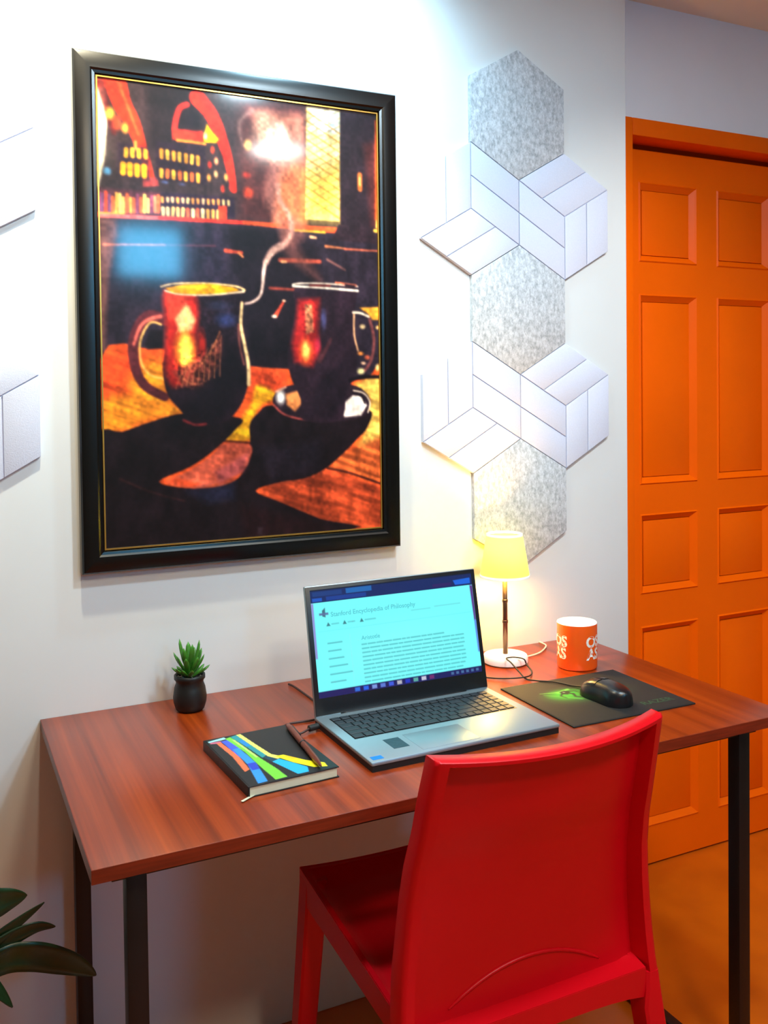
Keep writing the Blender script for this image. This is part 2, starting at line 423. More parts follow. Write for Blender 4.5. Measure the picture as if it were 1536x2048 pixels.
('L',(250,215,195),0.95,2.5,4,9,[(273,408),(292,404),(308,391),(314,369),(316,347),(321,324),(335,304)]),
('L',(230,180,160),0.8,4,12,14,[(321,324),(335,301),(353,290)]),
('B',(255,232,205),0.8,350,79,24,36,0),  # painted lamp reflection again, laid over the smoke
('P',(238,98,40),1,2,[(-3,522),(91,499),(123,499),(285,530),(379,537),(500,555),(540,555),(580,541),(578,876),(-7,876)]),
('P',(248,170,40),0.75,18,[(-2,592),(90,518),(123,527),(126,593),(164,623),(88,635),(-3,665)]),
('P',(236,80,36),0.7,12,[(-4,520),(56,505),(54,583),(-5,592)]),
('P',(240,90,46),0.8,6,[(283,532),(363,538),(362,586),(284,581)]),
('P',(252,184,36),0.95,6,[(237,665),(284,610),(297,568),(334,581),(334,596),(306,608),(289,637),(283,676),(222,674)]),
('P',(236,196,96),0.95,8,[(499,577),(540,552),(580,549),(580,683),(514,707),(538,651),(545,599)]),
('P',(206,104,52),0.9,10,[(486,706),(579,673),(578,778),(447,739)]),
('P',(196,84,46),1,6,[(291,778),(344,764),(447,739),(578,784),(577,876),(484,869),(385,829)]),
('N',0.28,7,0.1,1,[(-4,500),(128,499),(347,536),(345,676),(-7,665)]),
('N',0.42,9,0.14,1,[(283,674),(583,557),(578,876),(280,822)]),
('L',(70,34,28),1,2,4,5,[(447,739),(497,751),(578,781)]),
('L',(90,40,26),1,2,4,4,[(220,675),(288,682)]),
('P',(30,24,28),1,2,[(-7,665),(37,653),(88,636),(155,621),(263,632),(252,656),(207,696),(162,724),(103,749),(157,764),(221,764),(261,747),(274,713),(283,680),(283,645),(300,623),(330,608),(432,628),(542,620),(538,657),(515,681),(475,716),(441,740),(397,757),(344,762),(293,777),(343,802),(429,842),(495,870),(-7,878)]),
('P',(206,100,72),1,3,[(114,750),(162,730),(210,699),(230,681),(284,686),(280,718),(263,740),(221,756),(171,765)]),
('P',(176,92,100),0.6,8,[(211,735),(280,699),(271,738),(221,761)]),
('P',(228,90,44),0.8,4,[(107,749),(133,742),(181,757),(169,765)]),
('N',0.22,8,0.3,1,[(108,678),(285,684),(271,752),(169,765)]),
('P',(40,36,46),0.8,16,[(298,694),(431,679),(430,740),(323,763)]),
('P',(42,52,80),0.6,12,[(154,770),(251,756),(250,790),(200,797)]),  # faint bluish glare painted into the print
('P',(44,24,26),0.7,14,[(260,801),(385,839),(484,869),(269,871)]),
('L',(120,60,50),0.4,3,3,2,[(31,740),(86,767),(152,789)]),
('L',(92,44,48),1,2,22,16,[(120,443),(92,436),(73,453),(60,490),(64,537),(82,569),(117,589)]),
('L',(230,120,100),0.9,2.5,7,5,[(112,437),(90,443),(73,458),(61,490)]),
('L',(250,200,110),0.9,2,4,4,[(112,452),(95,448),(82,462),(72,490),(75,527),(92,548),(114,554)]),
('P',(28,24,26),1,4,[(116,463),(91,462),(82,490),(87,499),(117,497)]),
('P',(38,28,36),1,1.5,[(119,390),(135,397),(207,396),(274,390),(272,429),(280,487),(283,536),(278,576),(263,610),(233,639),(193,644),(169,642),(145,613),(122,584),(114,537),(119,499),(121,443),(118,405)]),
('P',(206,50,36),0.95,10,[(120,392),(180,395),(180,489),(185,532),(158,560),(132,570),(119,541),(119,499),(122,443)]),
('P',(236,84,56),0.8,8,[(119,388),(163,392),(158,442),(129,442)]),
('P',(246,204,140),0.85,5,[(160,411),(179,441),(171,462),(146,465),(139,442)]),
('B',(252,226,120),0.8,161,438,5,20,0),
('B',(240,60,40),0.8,190,489,10,34,0),
('B',(250,170,50),1,157,499,24,42,0),
('B',(255,232,100),1,158,499,15,36,0),
('P',(130,66,50),0.8,7,[(132,541),(195,513),(226,471),(229,478),(224,541),(194,575),(151,570)]),
('L',(210,130,80),0.8,1.5,3,3,[(226,463),(209,498),(189,525)]),
('L',(190,110,70),0.7,2,3,3,[(146,548),(170,565),(199,558),(221,527)]),
('N',0.95,5,1,1,[(132,523),(196,498),(226,467),(231,488),(224,546),(189,580),(146,573)]),
('N',0.5,6,1,1,[(187,403),(267,396),(265,478),(186,479)]),
('B',(58,78,130),0.7,238,440,26,18,0),
('B',(70,84,120),0.5,227,413,30,12,0),
('P',(24,20,26),0.9,14,[(185,565),(255,488),(278,556),(253,615),(203,641),(155,613)]),
('L',(240,208,150),1,2,6,8,[(271,406),(268,449),(275,488),(282,527),(282,566)]),
('L',(190,110,90),0.6,2,5,4,[(263,449),(265,488),(273,527)]),
('L',(140,50,50),1,2,5,5,[(152,634),(174,643),(195,642)]),
('L',(250,216,150),1,1.5,3,4,[(113,381),(140,374),(198,371),(257,374),(277,381)]),
('P',(250,176,20),1,1.5,[(121,383),(159,375),(207,372),(255,377),(267,382),(227,390),(168,393),(135,391)]),
('P',(255,214,40),0.9,4,[(140,379),(188,374),(227,375),(188,384)]),
('L',(250,222,180),1,1.5,3,4,[(121,388),(149,394),(207,393),(275,384)]),
('L',(226,150,96),0.55,1,2.5,1.5,[(138,573),(148,548),(158,539)]),
('L',(226,150,96),0.55,1,2.5,1.5,[(149,570),(158,540),(167,530)]),
('L',(226,150,96),0.55,1,2.5,1.5,[(159,567),(168,533),(176,521)]),
('L',(226,150,96),0.55,1,2.5,1.5,[(170,564),(178,525),(185,513)]),
('L',(226,150,96),0.55,1,2.5,1.5,[(181,562),(187,517),(193,504)]),
('L',(226,150,96),0.55,1,2.5,1.5,[(192,559),(197,510),(202,495)]),
('L',(226,150,96),0.55,1,2.5,1.5,[(202,556),(207,502),(211,486)]),
('L',(226,150,96),0.55,1,2.5,1.5,[(213,553),(217,494),(220,478)]),
('L',(226,150,96),0.55,1,2.5,1.5,[(224,550),(227,486),(230,469)]),
('L',(240,190,130),0.6,1,2,1.5,[(140,469),(154,442),(160,415)]),
('L',(240,190,130),0.6,1,2,1.5,[(148,467),(159,442),(163,415)]),
('L',(240,190,130),0.6,1,2,1.5,[(155,464),(164,441),(166,415)]),
('L',(240,190,130),0.6,1,2,1.5,[(163,462),(168,441),(169,415)]),
('P',(44,34,42),1,2,[(331,596),(346,576),(389,566),(499,567),(539,588),(544,614),(521,638),(442,642),(367,629),(338,611)]),
('B',(240,236,226),1,348,592,12,18,0),
('P',(250,160,90),0.95,4,[(359,586),(385,579),(395,603),(378,621),(361,608)]),
('P',(246,230,216),1,3,[(488,604),(506,590),(526,592),(538,611),(524,632),(487,635),(476,620)]),
('L',(240,220,190),1,1.5,3,3,[(508,580),(531,586),(545,605),(540,626)]),
('L',(24,20,26),1,1.5,4,3,[(506,585),(526,592),(533,607)]),
('L',(190,90,80),1,2,4,3,[(333,608),(358,628),(410,640),(454,643)]),
('L',(220,170,140),1,2,4,4,[(338,581),(359,572)]),
('P',(46,34,44),1,1.5,[(381,374),(457,377),(516,371),(508,433),(516,484),(513,536),(492,588),(476,641),(395,639),(391,597),(372,556),(364,516),(369,466),(385,426)]),
('P',(206,48,44),0.85,9,[(388,396),(435,392),(430,455),(434,496),(417,531),(379,521),(373,486),(382,446)]),
('B',(236,60,36),0.8,415,417,9,24,0),
('P',(214,150,104),0.85,3,[(402,405),(418,405),(421,460),(404,466)]),
('N',0.5,5,1,1,[(398,401),(424,401),(423,465),(397,466)]),
('B',(90,100,150),0.7,443,434,8,26,0),
('B',(214,56,90),0.6,429,485,8,20,0),
('B',(250,120,50),0.9,403,500,18,32,0),
('B',(255,214,110),1,403,498,10,22,0),
('L',(110,60,60),0.6,3,6,10,[(458,475),(447,495),(433,518)]),
('P',(32,26,34),0.8,10,[(433,557),(507,495),(513,536),(488,598),(454,636),(399,635)]),
('L',(244,226,200),1,1.5,3,3,[(377,366),(392,363),(447,361),(520,364)]),
('L',(250,236,214),1,1.5,4,5,[(377,369),(446,370),(520,373)]),
('L',(120,50,44),1,1.5,4,4,[(414,366),(458,365)]),
('L',(240,130,90),1,1.5,4,4,[(471,358),(516,362)]),
('P',(44,32,38),1,2,[(491,359),(516,362),(511,369),(491,368)]),
('L',(244,226,200),1,1.5,5,5,[(509,418),(526,419),(545,426)]),
('L',(230,180,130),1,1.5,4,4,[(511,422),(511,464),(519,497)]),
('P',(250,176,60),1,3,[(524,408),(582,404),(582,433),(553,432),(543,420)]),
('L',(170,90,80),0.7,3,7,6,[(547,432),(556,473),(550,515),(534,538)]),
('B',(236,206,150),1,530,447,8,6,0),
('B',(240,150,70),1,525,503,9,5,0),
('B',(225,110,70),0.9,540,511,8,6,0),
('B',(236,190,150),1,531,523,7,4,0),
('B',(250,240,170),1,525,540,10,8,0),
('B',(250,230,150),1,566,532,9,9,0),
('B',(250,200,120),0.9,565,448,6,5,0),
('L',(20,18,24),1,3,9,7,[(500,559),(528,552),(578,552)]),
('L',(236,90,60),1,2.5,8,4,[(340,429),(356,403)]),
('B',(250,226,200),1,337,431,7,4,0),
('B',(250,200,160),1,358,399,5,3,0),
('P',(60,50,54),0.8,3,[(295,849),(307,850),(304,865),(295,863)]),
]
# ------------------------------------------------------------------ materials
M = {}
M['wall'] = mat('white_wall_paint', (220, 224, 226), 0.42, var=0.03, vscale=3, bump=0.06, bscale=14)
M['wall2'] = mat('cool_white_wall_paint', (234, 238, 244), 0.5, var=0.03, vscale=3, bump=0.05, bscale=14)
M['wall_room'] = mat('grey_wall_paint', (130, 140, 130), 0.6, var=0.03, vscale=3)
M['ceil'] = mat('beige_ceiling_paint', (236, 230, 218), 0.7, var=0.04, vscale=4)
M['orange'] = mat('orange_enamel_door_paint', (242, 98, 0), 0.36, var=0.04, vscale=5, bump=0.05, bscale=40, spec=0.15)
M['black'] = mat('black_powder_coated_steel', (4, 4, 4), 0.45, var=0.2, bump=0.05, bscale=300)
M['black_gloss'] = mat('black_lacquered_moulding', (1, 1, 1), 0.27, var=0.1, vscale=30, spec=0.5)
M['gold'] = mat('thin_gold_fillet', (196, 150, 70), 0.3, metal=0.8)
M['felt'] = mat('white_felt', (204, 209, 228), 0.9, var=0.03, vscale=300, bump=0.25, bscale=500)
M['red'] = mat('red_moulded_plastic', (202, 4, 20), 0.34, spec=0.3, var=0.03, vscale=8, bump=0.06, bscale=900)
M['alu'] = mat('silver_laptop_metal', (150, 170, 182), 0.36, metal=0.6, var=0.02)
M['dark_plastic'] = mat('dark_plastic', (20, 22, 26), 0.35, var=0.1)
M['key'] = mat('dark_grey_keycap', (38, 44, 52), 0.5, var=0.08)
M['white_plastic'] = mat('white_enamel_metal', (236, 232, 224), 0.35, var=0.02)
M['steel'] = mat('brushed_nickel_pole', (104, 84, 76), 0.32, metal=0.9)
M['ceramic_black'] = mat('matt_black_ceramic', (10, 13, 14), 0.5, var=0.1, bump=0.05)
M['leaf'] = mat('green_succulent_leaf', (58, 120, 30), 0.45, var=0.35, vscale=60)
M['dark_leaf'] = mat('dark_green_strap_leaf', (20, 52, 26), 0.35, var=0.35, vscale=12)
M['soil'] = mat('dark_potting_soil', (60, 46, 36), 0.95, var=0.4, vscale=120, bump=0.6, bscale=200)
M['pebble'] = mat('pale_pebble', (206, 190, 172), 0.7, var=0.2)
M['paper'] = mat('cream_page_block', (206, 208, 184), 0.8, var=0.08, vscale=40, stretch=(1, 1, 60))
M['cover'] = mat('black_notebook_cover', (16, 20, 22), 0.45, var=0.06, bump=0.05)
M['pen'] = mat('copper_brown_pen_barrel', (120, 58, 40), 0.3, metal=0.3, var=0.2, vscale=60)
M['mug_in'] = mat('white_glazed_ceramic', (240, 242, 236), 0.15, var=0.01)
M['mug'] = mat('orange_glazed_ceramic', (246, 92, 22), 0.22, var=0.02, coat=0.3)
M['print_white'] = mat('white_mug_print', (232, 226, 216), 0.4)
M['rubber'] = mat('black_rubber', (14, 14, 15), 0.6)
M['cloth'] = mat('black_mouse_pad_cloth', (12, 14, 15), 0.75, var=0.12, vscale=400, bump=0.1, bscale=800)
M['green_ink'] = mat('green_print', (28, 68, 40), 0.7)
M['screen_ink'] = mat('teal_screen_lettering', (60, 130, 140), 0.5, emit=(56, 150, 158), estr=1.0)
M['cord_w'] = mat('pale_lamp_cord', (220, 200, 180), 0.5)
M['terracotta'] = mat('dark_planter', (34, 34, 34), 0.6, var=0.1)
M['lampglow'] = mat('lit_led_diffuser', (250, 252, 255), 0.5, emit=(225, 240, 255), estr=9.0)
M['windowglow'] = mat('daylight_through_frosted_pane', (150, 200, 240), 0.3, emit=(90, 200, 255), estr=52.0)
M['warmglow'] = mat('lit_warm_diffuser', (255, 236, 200), 0.5, emit=(255, 214, 150), estr=30.0)
M['blueglow'] = mat('lit_cool_diffuser', (200, 230, 255), 0.5, emit=(90, 190, 255), estr=14.0)
M['brass'] = mat('worn_brass_knob', (170, 130, 70), 0.3, metal=0.9)

def wood_mat():
    m, nt, b = newmat('reddish_brown_wood_laminate')
    tc = N(nt, 'ShaderNodeTexCoord'); mp = N(nt, 'ShaderNodeMapping'); mp.inputs['Scale'].default_value = (1, 0.014, 0.3)
    nt.links.new(tc.outputs['Object'], mp.inputs['Vector'])
    n1 = N(nt, 'ShaderNodeTexNoise', Scale=44.0, Detail=5.0, Roughness=0.55, Distortion=0.0); nt.links.new(mp.outputs[0], n1.inputs['Vector'])
    rp = N(nt, 'ShaderNodeValToRGB'); e = rp.color_ramp.elements
    e[0].position = 0.28; e[0].color = lin((110, 34, 6)) + (1,); e[1].position = 0.72; e[1].color = lin((174, 70, 14)) + (1,)
    k = e.new(0.5); k.color = lin((148, 54, 10)) + (1,)
    nt.links.new(n1.outputs['Fac'], rp.inputs['Fac'])
    mp2 = N(nt, 'ShaderNodeMapping'); mp2.inputs['Scale'].default_value = (1, 0.02, 1); nt.links.new(tc.outputs['Object'], mp2.inputs['Vector'])
    n2 = N(nt, 'ShaderNodeTexNoise', Scale=210.0, Detail=1.0); nt.links.new(mp2.outputs[0], n2.inputs['Vector'])
    mx = N(nt, 'ShaderNodeMix', data_type='RGBA', blend_type='MULTIPLY'); mx.inputs[0].default_value = 0.35
    nt.links.new(rp.outputs[0], mx.inputs[6]); nt.links.new(n2.outputs['Fac'], mx.inputs[7]); nt.links.new(mx.outputs[2], b.inputs['Base Color'])
    b.inputs['Roughness'].default_value = 0.285; b.inputs['Specular IOR Level'].default_value = 0.7
    return m
M['wood'] = wood_mat()
M['edge'] = mat('dark_red_edge_band', (112, 34, 14), 0.35, var=0.25, vscale=40, stretch=(0.4, 0.4, 6))
def felt_grey():
    m, nt, b = newmat('speckled_grey_felt')
    tc = N(nt, 'ShaderNodeTexCoord'); mp = N(nt, 'ShaderNodeMapping'); mp.inputs['Scale'].default_value = (1, 1, 0.6); nt.links.new(tc.outputs['Object'], mp.inputs['Vector'])
    n1 = N(nt, 'ShaderNodeTexNoise', Scale=150.0, Detail=4.0, Roughness=0.7); nt.links.new(mp.outputs[0], n1.inputs['Vector'])
    rp = N(nt, 'ShaderNodeValToRGB'); e = rp.color_ramp.elements
    e[0].position = 0.33; e[0].color = lin((152, 157, 163)) + (1,); e[1].position = 0.64; e[1].color = lin((208, 212, 218)) + (1,)
    nt.links.new(n1.outputs['Fac'], rp.inputs['Fac']); nt.links.new(rp.outputs[0], b.inputs['Base Color'])
    b.inputs['Roughness'].default_value = 0.95
    bp = N(nt, 'ShaderNodeBump', Strength=0.3, Distance=0.001); nt.links.new(n1.outputs['Fac'], bp.inputs['Height']); nt.links.new(bp.outputs[0], b.inputs['Normal'])
    return m
M['felt_grey'] = felt_grey()
def floor_mat():
    m, nt, b = newmat('polished_ochre_tile')
    tc = N(nt, 'ShaderNodeTexCoord'); n1 = N(nt, 'ShaderNodeTexNoise', Scale=5.0, Detail=5.0); nt.links.new(tc.outputs['Object'], n1.inputs['Vector'])
    rp = N(nt, 'ShaderNodeValToRGB'); e = rp.color_ramp.elements
    e[0].position = 0.3; e[0].color = lin((182, 82, 6)) + (1,); e[1].position = 0.7; e[1].color = lin((208, 98, 8)) + (1,)
    nt.links.new(n1.outputs['Fac'], rp.inputs['Fac']); nt.links.new(rp.outputs[0], b.inputs['Base Color'])
    b.inputs['Roughness'].default_value = 0.285; b.inputs['Specular IOR Level'].default_value = 0.6
    return m
M['floor'] = floor_mat()
def shade_mat():
    m = bpy.data.materials.new('translucent_cream_lamp_shade'); m.use_nodes = True; nt = m.node_tree; nt.nodes.clear()
    o = N(nt, 'ShaderNodeOutputMaterial'); d = N(nt, 'ShaderNodeBsdfDiffuse'); t = N(nt, 'ShaderNodeBsdfTranslucent')
    d.inputs[0].default_value = lin((236, 240, 170)) + (1,); t.inputs[0].default_value = lin((242, 248, 130)) + (1,)
    mx = N(nt, 'ShaderNodeMixShader'); mx.inputs[0].default_value = 0.7
    wv = N(nt, 'ShaderNodeTexWave', Scale=60.0); wv.wave_type = 'RINGS'
    nt.links.new(d.outputs[0], mx.inputs[1]); nt.links.new(t.outputs[0], mx.inputs[2])
    em = N(nt, 'ShaderNodeEmission', Strength=0.3); em.inputs[0].default_value = lin((246, 255, 180)) + (1,); ad = N(nt, 'ShaderNodeAddShader')
    nt.links.new(mx.outputs[0], ad.inputs[0]); nt.links.new(em.outputs[0], ad.inputs[1]); nt.links.new(ad.outputs[0], o.inputs[0])
    return m
M['shade'] = shade_mat()

# ------------------------------------------------------------------ room shell
XE, CZ, YD = 0.3194, 2.29, 0.11          # end of main wall, ceiling height, door wall plane
XL, XR, YR = -2.7, 1.75, -3.7
def struct(name, bm, m, bev=None): return tag(obj(name, bm, m, auto=40 if bev else None), kind='structure')
bm = bmesh.new(); box(bm, XL, XR, YR, 0.25, -0.06, 0); floor = struct('floor', bm, M['floor'])
bm = bmesh.new(); box(bm, XL, XR, YR, 0.25, CZ, CZ + 0.06); struct('ceiling', bm, M['ceil'])
bm = bmesh.new(); box(bm, XL, XE, 0, 0.25, 0, CZ, bev=0.004); struct('wall_back', bm, M['wall'], 1)
bm = bmesh.new()
box(bm, XE, 0.40, YD, 0.25, 0, CZ); box(bm, 1.06, XR, YD, 0.25, 0, CZ); box(bm, 0.40, 1.06, YD, 0.25, 1.96, CZ)
struct('wall_door_side', bm, M['wall2'])
bm = bmesh.new(); box(bm, XR, XR + 0.06, YR, 0.25, 0, CZ); struct('wall_right', bm, M['wall_room'])
bm = bmesh.new(); box(bm, XL - 0.06, XL, YR, 0.25, 0, CZ); struct('wall_left', bm, M['wall_room'])
bm = bmesh.new()
WX0, WX1, WZ0, WZ1 = -0.23, 0.13, 2.00, 2.275
box(bm, XL, WX0, YR - 0.06, YR, 0, CZ); box(bm, WX1, XR, YR - 0.06, YR, 0, CZ); box(bm, WX0, WX1, YR - 0.06, YR, 0, WZ0); box(bm, WX0, WX1, YR - 0.06, YR, WZ1, CZ)
struct('wall_front', bm, M['wall_room'])
wn = tag(empty('window_1', ((WX0 + WX1) / 2, YR - 0.03, WZ0)), kind='structure')
mbox('window_pane', (WX0-(WX0+WX1)/2, WX1-(WX0+WX1)/2, -0.01, 0.01, 0, WZ1 - WZ0), M['windowglow'], wn)
# door_1: frame, leaf, sunken panels
d = tag(empty('door_1', (0.73, YD, 0)), kind='structure')
def dloc(o): o.location = (-0.73, -YD, 0); return o
bm = bmesh.new(); YC = 0.088
box(bm, 0.375, 0.418, YC, 0.16, 0, 1.986, bev=0.003)
box(bm, 1.045, 1.088, YC, 0.16, 0, 1.986, bev=0.003)
box(bm, 0.418, 1.045, YC, 0.16, 1.941, 1.986, bev=0.003)
box(bm, 0.40, 1.06, 0.193, 0.21, 1.895, 1.955); box(bm, 0.40, 0.45, 0.193, 0.21, 0, 1.895); box(bm, 1.015, 1.06, 0.193, 0.21, 0, 1.895)
dloc(obj('door_frame', bm, M['orange'], d, auto=40))
LX0, LX1, LZ0, LZ1, LY = 0.424, 1.040, 0.006, 1.926, 0.150
cols = [(0.489, 0.694), (0.768, 0.973)]; rows = [(0.108, 0.655), (0.742, 0.957), (1.036, 1.545), (1.630, 1.842)]
bm = bmesh.new()
xs = sorted({LX0, LX1, *[c for p in cols for c in p]}); zs = sorted({LZ0, LZ1, *[c for p in rows for c in p]})
bev_w, dep = 0.019, 0.011
holes = {(a, b, c, e) for a, b in cols for c, e in rows}
vv = {}
def V_(x, y, z):
    k = (round(x, 5), round(y, 5), round(z, 5))
    if k not in vv: vv[k] = bm.verts.new(k)
    return vv[k]
for i in range(len(xs) - 1):
    for j in range(len(zs) - 1):
        a, b, c, e = xs[i], xs[i+1], zs[j], zs[j+1]
        if (a, b, c, e) in holes: continue
        bm.faces.new([V_(a, LY, c), V_(b, LY, c), V_(b, LY, e), V_(a, LY, e)])
for (a, b, c, e) in holes:      # moulding: small raised lip, then slope down to the panel
    loops = [(0, LY), (0.0035, LY - 0.0035), (0.007, LY), (bev_w, LY + dep)]
    pr = None
    for off, y in loops:
        q = [V_(a+off, y, c+off), V_(b-off, y, c+off), V_(b-off, y, e-off), V_(a+off, y, e-off)]
        if pr:
            for k in range(4): bm.faces.new([pr[k], pr[(k+1) % 4], q[(k+1) % 4], q[k]])
        pr = q
q0 = [V_(LX0, LY, LZ0), V_(LX1, LY, LZ0), V_(LX1, LY, LZ1), V_(LX0, LY, LZ1)]; q1 = [V_(LX0, 0.19, LZ0), V_(LX1, 0.19, LZ0), V_(LX1, 0.19, LZ1), V_(LX0, 0.19, LZ1)]
bm.faces.new(q1[::-1])
side = lambda pts: bm.faces.new(pts)
side([V_(x, LY, LZ0) for x in xs] + [q1[1], q1[0]]); side([V_(x, LY, LZ1) for x in xs[::-1]] + [q1[3], q1[2]])
side([V_(LX0, LY, z) for z in zs[::-1]] + [q1[0], q1[3]]); side([V_(LX1, LY, z) for z in zs] + [q1[2], q1[1]])
leaf = dloc(obj('door_leaf', bm, M['orange'], d))
for (a, b) in cols:
    for (c, e) in rows:
        bm = bmesh.new(); w_ = bev_w
        box(bm, a+w_+0.0012, b-w_-0.0012, LY+dep-0.0025, LY+dep+0.004, c+w_+0.0012, e-w_-0.0012, bev=0.0015)
        obj('door_panel', bm, M['orange'], leaf, auto=40)
bm = bmesh.new(); lathe(bm, [(0.024, 0), (0.024, 0.006), (0.010, 0.010), (0.010, 0.030), (0.026, 0.040), (0.028, 0.054), (0.018, 0.064), (0.004, 0.066)], 28)
kn = obj('door_knob', bm, M['brass'], leaf, smooth=True); kn.rotation_euler = (math.radians(90), 0, 0); kn.location = (1.012, LY, 0.93)

# ceiling fixtures behind the camera and above the picture
def panel_lamp(loc, r, label, mt='lampglow'):
    t = tag(empty('ceiling_light', loc), label, 'ceiling light')
    bm = bmesh.new(); lathe(bm, [(r + 0.012, 0.0), (r + 0.012, -0.012), (r, -0.014), (r, 0.0)], 40, cap0=False, cap1=False); obj('rim', bm, M['white_plastic'], t, auto=40)
    bm = bmesh.new(); lathe(bm, [(r, -0.003), (r, -0.008)], 40); obj('diffuser', bm, M[mt], t)
panel_lamp((0.06, -1.80, CZ), 0.11, 'round white ceiling light nearer the rear window')
panel_lamp((-0.70, -2.10, CZ), 0.12, 'round warm ceiling light at the rear, nearer the left wall', 'warmglow')
panel_lamp((-0.29, -1.12, CZ), 0.08, 'small round cool-blue ceiling light between desk and rear light', 'blueglow')
for (x, y, lb) in ((0.25, -0.90, 'added white ceiling spotlight brightening the orange door, on the felt tile side'), (-0.98, -0.42, 'left white ceiling spotlight aimed at the desk wall'), (-0.47, -0.30, 'middle white ceiling spotlight above the framed picture'), (-0.34, -0.55, 'white ceiling spotlight in front of the hexagonal felt tiles')):  # first entry houses the added door lamp
    t = tag(empty('spotlight', (x, y, CZ)), lb, 'spotlight')
    bm = bmesh.new(); lathe(bm, [(0.03, 0), (0.03, -0.028), (0.026, -0.028), (0.024, -0.004), (0.002, -0.004)], 28, cap1=True); obj('housing', bm, M['white_plastic'], t, auto=40)

# ------------------------------------------------------------------ framed picture
FX0, FX1, FZ0, FZ1 = -0.9675, -0.3175, 0.9630, 1.9125
fr = tag(empty('framed_picture', ((FX0 + FX1) / 2, 0, FZ0)), 'large black-framed glossy print of two steaming copper mugs in a dim tavern', 'picture')
FO = Vector((-(FX0 + FX1) / 2, 0, -FZ0)); MW = 0.0415
def fplace(o): o.location = FO; return o
prof = [(0.0, -0.001), (0.0, -0.022), (0.003, -0.0262), (0.008, -0.0272), (0.030, -0.0262), (0.0335, -0.0235), (0.0385, -0.0225), (MW - 0.0015, -0.018), (MW - 0.0015, -0.002)]
def rail(name, side):
    bm = bmesh.new(); A, B = [], []
    for s_, y in prof:
        if side == 'top': A.append((FX0+s_, y, FZ1-s_)); B.append((FX1-s_, y, FZ1-s_))
        if side == 'bottom': A.append((FX0+s_, y, FZ0+s_)); B.append((FX1-s_, y, FZ0+s_))
        if side == 'left': A.append((FX0+s_, y, FZ0+s_)); B.append((FX0+s_, y, FZ1-s_))
        if side == 'right': A.append((FX1-s_, y, FZ0+s_)); B.append((FX1-s_, y, FZ1-s_))
    a = [bm.verts.new(p) for p in A]; b = [bm.verts.new(p) for p in B]
    for i in range(len(a)): j = (i+1) % len(a); bm.faces.new((a[i], a[j], b[j], b[i]))
    bm.faces.new(a); bm.faces.new(b[::-1])
    return fplace(obj(name, bm, M['black_gloss'], fr, auto=25))
for sd in ('top', 'bottom', 'left', 'right'): rail('frame_rail', sd)
bm = bmesh.new(); i0 = MW - 0.0005; i1 = MW + 0.0022
for (a, b, c, e) in ((FX0+i0, FX1-i0, FZ1-i1, FZ1-i0), (FX0+i0, FX1-i0, FZ0+i0, FZ0+i1), (FX0+i0, FX0+i1, FZ0+i1, FZ1-i1), (FX1-i1, FX1-i0, FZ0+i1, FZ1-i1)): box(bm, a, b, -0.0195, -0.004, c, e)
fplace(tag(obj('gold_fillet', bm, M['gold'], fr), 'thin gold inner edge'))
AX0, AZT = -0.9275, 1.8725
img = paint(570, 872, 300, 452, ART, (40, 32, 36), True)
# soften like a photograph and add grain
for _ in range(2):
    pd = np.pad(img, ((1, 1), (1, 1), (0, 0)), mode='edge')
    img = (pd[1:-1, 1:-1]*4+pd[:-2, 1:-1]+pd[2:, 1:-1]+pd[1:-1, :-2]+pd[1:-1, 2:])/8
rg2 = np.random.default_rng(11); gx, gy = np.meshgrid(np.arange(300.0), np.arange(452.0))
g1 = vnoise(gx/3.2, gy/3.2, rg2)-0.5; g2 = vnoise(gx/9, gy/16, rg2)-0.5; g3 = vnoise(gx/38, gy/38, rg2)-0.5
img = np.clip(img*(1+0.26*g1+0.30*g2+0.24*g3)[..., None]+(g2*5)[..., None]*np.array([1.0, 0.5, 0.6]), 0, 255)
img = 255*(img/255)**np.array([1.12, 1.2, 1.16])
me = print_mesh('print', 0.570, 0.870, 300, 452, img, lambda u, v: (AX0 + u, np.full_like(u, -0.016), AZT - v))
fplace(link('print', me, print_mat('glossy_art_print', 0.4, coat=0.45, coatr=0.08, gain=0.92, spec=0.15), fr))
fplace(mbox('backing_board', (FX0+0.004, FX1-0.004, -0.014, -0.001, FZ0+0.004, FZ1-0.004), M['dark_plastic'], fr))

# ------------------------------------------------------------------ felt hexagon tiles
s_ = 0.1465; HW = s_ * math.sqrt(3) / 2
HV = dict(T=(0, s_), UR=(HW, s_/2), LR=(HW, -s_/2), B=(0, -s_), LL=(-HW, -s_/2), UL=(-HW, s_/2))
def shrink(pts, k):
    """inset a convex polygon by k"""
    n = len(pts); cx = sum(p[0] for p in pts)/n; cz = sum(p[1] for p in pts)/n; L = []
    for i in range(n):
        a, b = Vector(pts[i]), Vector(pts[(i+1) % n]); dd = (b-a).normalized(); nn = Vector((-dd.y, dd.x))
        if (Vector((cx, cz))-a).dot(nn) < 0: nn = -nn
        L.append((a+nn*k, dd))
    out = []
    for i in range(n):
        p, d1 = L[i-1]; q, d2 = L[i]; den = d1.x*d2.y-d1.y*d2.x; t = ((q.x-p.x)*d2.y-(q.y-p.y)*d2.x)/den; out.append(tuple(p+d1*t))
    return out
order = ['T', 'UL', 'LL', 'B', 'LR', 'UR']
def grey_tile(cx, cz, label, th=0.0105):
    bm = bmesh.new(); prism(bm, shrink([HV[k] for k in order], 0.0006), -th, -0.0004, bev=0.0012)
    o = obj('felt_hexagon', bm, M['felt_grey'], None, loc=(cx, 0, cz), auto=30)
    return tag(o, label, 'wall panel', 'grey speckled felt hexagons')
white_meshes = {}
